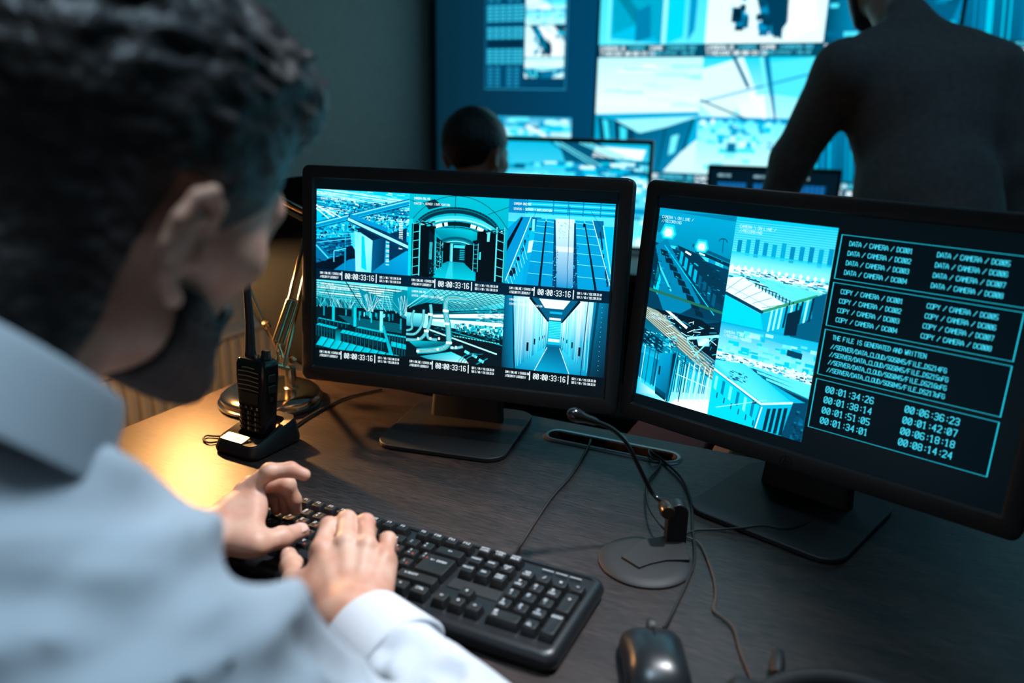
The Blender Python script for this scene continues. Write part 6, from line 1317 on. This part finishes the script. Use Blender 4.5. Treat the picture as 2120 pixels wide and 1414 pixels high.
# his chair
CHR = thing('office_chair', 'black office chair the typing man sits on, below the frame', 'chair', W(HIP[0], HIP[1]-0.02, -DZ), RA-0.35, 'office chairs')
b = MB(); b.prism(rrect(0.50, 0.48, 0.10, 6), 0.20, 0.27); b.build('seat', M_NAVY, CHR, 0.02, 3)
b = MB(); b.tube([(0, 0, 0.20), (0, 0, 0.10)], 0.03, 12); b.build('gas_column', M_BLACK, CHR)
for k in range(5):
    a = 2*PI*k/5+0.3; b = MB(); p = Vector((math.cos(a), math.sin(a), 0)); b.tube([Vector((0, 0, 0.11)), Vector((0, 0, 0.09))+p*0.15, Vector((0, 0, 0.07))+p*0.29], [0.025, 0.02, 0.014], 8); lg = b.build('leg', M_BLACK, CHR)
    b = MB(); b.lathe([(0, -0.02), (0.028, -0.02), (0.03, 0), (0.028, 0.02), (0, 0.02)], 14, Matrix.Translation(Vector((0, 0, 0.031))+p*0.29) @ Matrix.Rotation(a+PI/2, 4, 'Z') @ Matrix.Rotation(PI/2, 4, 'X')); b.build('caster', M_RUB, lg)
# ------------------------------------------------------------------ man standing, leaning on the back desk
ST = thing('person', 'man in a brown shirt standing and leaning over the back desk, his back turned', 'person', W(1.12, 2.12, -DZ), 0)
def D_(px, py, d): return A3(at_d(px, py, d))
s_shL, s_shR = D_(1752, 150, 2.16), D_(2050, 150, 2.14)
s_elb, s_wr = D_(1640, 330, 2.34), D_(1560, 548, 2.50)
s_nk = D_(1885, 60, 2.22); s_ch = D_(1905, 215, 2.20); s_ws = D_(1915, 420, 2.12); s_hp = D_(1925, 590, 2.06)
s_elR = D_(2100, 350, 2.12); s_wrR = D_(2095, 560, 2.16); s_hd = D_(1815, -52, 2.36)
def st_shirt(P):
    d = s_cone(P, s_ch+[-.07, 0, .02], s_ch+[.08, 0, .02], 0.135, 0.135); d = s_min(d, s_cone(P, s_ch, s_ws, 0.17, 0.165), 0.10); d = s_min(d, s_cone(P, s_ws, s_hp, 0.165, 0.18), 0.06)
    d = s_min(d, s_cone(P, s_nk+[0, 0, -0.02], s_shL, 0.065, 0.078), 0.06); d = s_min(d, s_cone(P, s_nk+[0, 0, -0.02], s_shR, 0.065, 0.080), 0.06)
    d = s_min(d, s_cone(P, s_shL, s_elb, 0.080, 0.060), 0.03); d = s_min(d, s_cone(P, s_elb, s_wr, 0.062, 0.045), 0.03)
    d = s_min(d, s_cone(P, s_shR, s_elR, 0.078, 0.06), 0.03); d = s_min(d, s_cone(P, s_elR, s_wrR, 0.06, 0.045), 0.03)
    d = s_min(d, s_cone(P, s_nk+[0, -.01, -.02], s_nk+[-.01, 0.02, .03], 0.068, 0.062), 0.02)
    w = wav(P, 18, 31, 4)*0.009+wav(P, 45, 32, 4)*0.004
    return s_max(d-w, -(P[:, 2]-(s_hp[2]-0.05)), 0.01)
lo, hi = bb([s_shL, s_shR, s_elb, s_wr, s_nk, s_hp, s_elR, s_wrR], 0.2)
v, f = surface(st_shirt, lo, hi, 0.010); organic('shirt', [(v, f)], M_BROWN, ST, smooth_it=2)
def simple_head(P, c, fw, up, s=1.0):
    fw = A3(fw)/np.linalg.norm(fw); up = A3(up); up = up-fw*(up@fw); up /= np.linalg.norm(up); M = np.stack([np.cross(fw, up), fw, up], 0)
    return (P-A3(c))@M.T.astype(np.float32)/s
def hands_simple(P, wr, dirv, side, up):
    wr = A3(wr); dirv = A3(dirv)/np.linalg.norm(dirv); up = A3(up); sd = np.cross(dirv, up)*side; d = None
    for i in range(4):
        m = wr+dirv*0.085+sd*(i-1.5)*0.021; e = s_cone(P, wr+sd*(i-1.5)*0.012, m, 0.018, 0.012); d = e if d is None else s_min(d, e, 0.012)
        l = (0.07, 0.08, 0.075, 0.055)[i]; q = m+dirv*l*0.5+up*0.006; d = s_min(d, s_cone(P, m, q, 0.010, 0.009), 0.004); d = s_min(d, s_cone(P, q, q+dirv*l*0.5-up*0.012, 0.009, 0.0075), 0.003)
    t = wr+dirv*0.035-sd*0.04; return s_min(s_min(d, s_cone(P, wr, t, 0.016, 0.012), 0.012), s_cone(P, t, t+dirv*0.05-sd*0.015, 0.011, 0.009), 0.004)
HF, HU = (0.10, 0.88, -0.5), (0.0, 0.45, 0.9)
def st_body(P):
    Q = simple_head(P, s_hd, HF, HU); d = head_core(Q)
    for s in (-1, 1): d = s_min(d, ear_sdf(Q, s), 0.004)
    d = s_min(d, s_cone(P, s_hd-[0, 0.02, 0.04], s_nk+[0, 0.0, -0.03], 0.056, 0.06), 0.03)
    for a, b_, c in ((s_shL, s_elb, s_wr), (s_shR, s_elR, s_wrR)): d = s_min(d, chain(P, [s_nk-[0, 0, .06], a, b_, c], [.06, .04, .03, .02], 0.02), 0.02)
    d = np.minimum(d, hands_simple(P, s_wr-[0, 0, 0.0], (-0.2, 0.95, -0.25), 1, (0, 0.2, 1))); d = np.minimum(d, hands_simple(P, s_wrR, (0.0, 0.6, -0.8), -1, (0, 0.8, 0.6)))
    return d
lo, hi = bb([s_hd, s_nk, s_wr, s_wrR], 0.17)
v, f = surface(st_body, lo, hi, 0.0065); organic('body', [(v, f)], M_SKIN, ST)
def hair_on(c, F, U, cut=-0.085, s=1.0):
    def fn(P):
        Q = simple_head(P, c, F, U, s); n = wav(Q, 90, 7, 5)*0.003
        d = s_ell(Q, (0, -0.014, 0.050), (0.083, 0.106, 0.092))-n; zh = np.interp(Q[:, 1], [-0.13, -0.05, -0.036, -0.03, 0.0, 0.006, 0.03, 0.04, 0.075, 0.12], [cut, -0.074, -0.04, 0.03, 0.03, -0.03, -0.03, 0.02, 0.065, 0.08]).astype(np.float32)
        return s_max(d, zh-Q[:, 2], 0.008)
    return fn
def st_hair(P):
    Q = simple_head(P, s_hd, HF, HU); d = head_core(Q)-0.006; d = s_max(d, Q[:, 2]+0.012-0.2*np.clip(Q[:, 1]-0.06, 0, 1), 0.004); return np.minimum(hair_on(s_hd, HF, HU)(P), s_max(d, -0.03-Q[:, 1], 0.004))
v, f = surface(st_hair, s_hd-0.16, s_hd+0.16, 0.006); organic('hair', [(v, f)], M_HAIR, ST)
def st_trousers(P):
    d = s_cone(P, s_hp+[-.07, 0, .0], s_hp+[.07, 0, .0], 0.13, 0.13)
    for s in (-1, 1):
        h0 = s_hp+[s*0.09, 0, -0.05]; kn = s_hp+[s*0.11, 0.03, -0.42]; an = np.array([s_hp[0]+s*0.13, s_hp[1]+0.0, -0.66]); d = s_min(d, s_cone(P, h0, kn, 0.092, 0.066), 0.05); d = s_min(d, s_cone(P, kn, an, 0.066, 0.052), 0.03)
    return d
v, f = surface(st_trousers, s_hp+[-.32, -.2, -.9], s_hp+[.32, .22, .12], 0.014); organic('trousers', [(v, f)], M_NAVY, ST)
for s in (-1, 1):
    an = np.array([s_hp[0]+s*0.13, s_hp[1], -0.69])
    def shoe2(P): return s_max(s_min(s_cone(P, an-[0, .03, 0], an+[-.02, .17, -.015], 0.045, 0.036), s_cone(P, an, an+[0, 0, .03], 0.045, 0.048), 0.03), -(P[:, 2]+0.737), 0.004)
    v, f = surface(shoe2, an-[.1, .1, .06], an+[.1, .26, .1], 0.010); organic('shoe', [(v, f)], M_BLACK, ST)
b = MB(); rg = []
for r, z in ((0.066, -0.01), (0.064, 0.035), (0.070, 0.037), (0.082, 0.0), (0.080, -0.002), (0.070, 0.02)): rg.append([W(*(s_nk+np.array([math.cos(a)*r, math.sin(a)*r+0.3*z, z]))) - Vector(ST.location) for a in np.linspace(0, 2*PI, 33)[:-1]])
b.loft(rg+[rg[0]], cap=False); b.build('collar', M_BROWN, ST)

# ------------------------------------------------------------------ man seated at the second row
t_hd = D_(985, 330, 2.42); TF, TU = (0.60, 0.80, -0.15), (0.08, 0.12, 1.0)
SE = thing('person', 'dark haired man seated at the second row, only his head above the left monitor', 'person', W(t_hd[0]-0.03, t_hd[1]-0.05, -DZ), 0)
t_nk = t_hd+[-0.03, -0.03, -0.14]; t_hp = t_nk+[-0.04, -0.10, -0.52]; t_sL, t_sR = t_nk+[-0.17, 0.04, -0.07], t_nk+[0.17, -0.05, -0.07]
t_eL, t_eR = t_sL+[0.0, 0.12, -0.24], t_sR+[0.05, 0.10, -0.24]; t_wL, t_wR = t_eL+[0.10, 0.22, 0.02], t_eR+[0.0, 0.22, 0.03]
def se_body(P):
    Q = simple_head(P, t_hd, TF, TU, 1.09); d = head_core(Q)
    for s in (-1, 1): d = s_min(d, ear_sdf(Q, s), 0.004)
    d = s_min(d, s_cone(P, t_hd-[0, 0.02, 0.04], t_nk-[0, 0, 0.03], 0.055, 0.06), 0.03)
    for a, b_, c in ((t_sL, t_eL, t_wL), (t_sR, t_eR, t_wR)): d = s_min(d, chain(P, [t_nk-[0, 0, .06], a, b_, c], [.05, .035, .028, .02], 0.02), 0.02)
    return np.minimum(d, np.minimum(hands_simple(P, t_wL, (0.3, 0.9, 0.0), 1, (0, 0, 1)), hands_simple(P, t_wR, (0.0, 1, 0.0), -1, (0, 0, 1))))
lo, hi = bb([t_hd, t_nk, t_wL, t_wR], 0.17); v, f = surface(se_body, lo, hi, 0.0065); organic('body', [(v, f)], M_SKIN, SE)
v, f = surface(hair_on(t_hd, TF, TU, -0.085, 1.09), t_hd-0.16, t_hd+0.16, 0.006); organic('hair', [(v, f)], M_HAIR, SE)
def se_shirt(P):
    d = s_cone(P, t_nk-[0, .02, .12], t_hp, 0.13, 0.15)
    for a, b_, c in ((t_sL, t_eL, t_wL), (t_sR, t_eR, t_wR)): d = s_min(d, s_cone(P, t_nk-[0, 0, .03], a, 0.06, 0.072), 0.05); d = s_min(d, s_cone(P, a, b_, 0.07, 0.052), 0.03); d = s_min(d, s_cone(P, b_, c, 0.052, 0.038), 0.02)
    return s_min(d, s_cone(P, t_nk-[0, 0, .03], t_nk+[0, 0.005, 0.02], 0.066, 0.063), 0.01)-wav(P, 30, 51, 4)*0.005
lo, hi = bb([t_nk, t_hp, t_sL, t_sR, t_wL, t_wR], 0.18); v, f = surface(se_shirt, lo, hi, 0.012); organic('shirt', [(v, f)], M_NAVY, SE)
def se_tr(P):
    d = s_cone(P, t_hp+[-.06, 0, .0], t_hp+[.06, 0, .0], 0.14, 0.14)
    for s in (-1, 1): h0 = t_hp+[s*0.1, .05, -.03]; kn = t_hp+[s*0.11+.03, .42, .0]; an = np.array([kn[0], kn[1]+.03, -0.66]); d = s_min(d, s_cone(P, h0, kn, 0.09, 0.066), 0.05); d = s_min(d, s_cone(P, kn, an, 0.064, 0.05), 0.03)
    return d
v, f = surface(se_tr, t_hp+[-.3, -.2, -.6], t_hp+[.35, .6, .18], 0.014); organic('trousers', [(v, f)], M_NAVY, SE)
for s in (-1, 1):
    an = np.array([t_hp[0]+s*0.11+.03, t_hp[1]+.45, -0.69])
    def shoe3(P): return s_max(s_min(s_cone(P, an, an+[.0, .16, -.015], 0.043, 0.034), s_cone(P, an, an+[0, 0, .03], 0.043, 0.046), 0.03), -(P[:, 2]+0.737), 0.004)
    v, f = surface(shoe3, an-[.1, .1, .06], an+[.1, .26, .1], 0.010); organic('shoe', [(v, f)], M_BLACK, SE)
sc = W(float(t_hp[0]), float(t_hp[1])-0.02, -DZ); hz = float(t_hp[2])+DZ-0.15
C3 = thing('office_chair', 'office chair under the seated man of the second row', 'chair', sc, RA-0.5, 'office chairs')
b = MB(); b.prism(rrect(0.48, 0.46, 0.10, 6), hz-0.06, hz); b.build('seat', M_NAVY, C3, 0.02, 3)
b = MB(); b.tube([(0, 0, hz-0.06), (0, 0, 0.10)], 0.028, 12); b.build('gas_column', M_BLACK, C3)
b = MB(); b.tube([(0, -0.1, hz-0.04), (0, -0.20, hz-0.02), (0, -0.21, hz+0.2)], 0.016, 8); b.build('back_bar', M_BLACK, C3)
b = MB(); b.prism(rrect(0.34, 0.24, 0.06, 6), -0.02, 0.02, M=Matrix.Translation((0, -0.22, hz+0.28)) @ Matrix.Rotation(PI/2, 4, 'X')); b.build('backrest', M_NAVY, C3, 0.01)
for k in range(5):
    a = 2*PI*k/5+0.3; b = MB(); p = Vector((math.cos(a), math.sin(a), 0)); b.tube([Vector((0, 0, 0.11)), Vector((0, 0, 0.09))+p*0.15, Vector((0, 0, 0.07))+p*0.29], [0.025, 0.02, 0.014], 8); lg = b.build('leg', M_BLACK, C3)
    b = MB(); b.lathe([(0, -0.02), (0.028, -0.02), (0.03, 0), (0.028, 0.02), (0, 0.02)], 14, Matrix.Translation(Vector((0, 0, 0.031))+p*0.29) @ Matrix.Rotation(a+PI/2, 4, 'Z') @ Matrix.Rotation(PI/2, 4, 'X')); b.build('caster', M_RUB, lg)
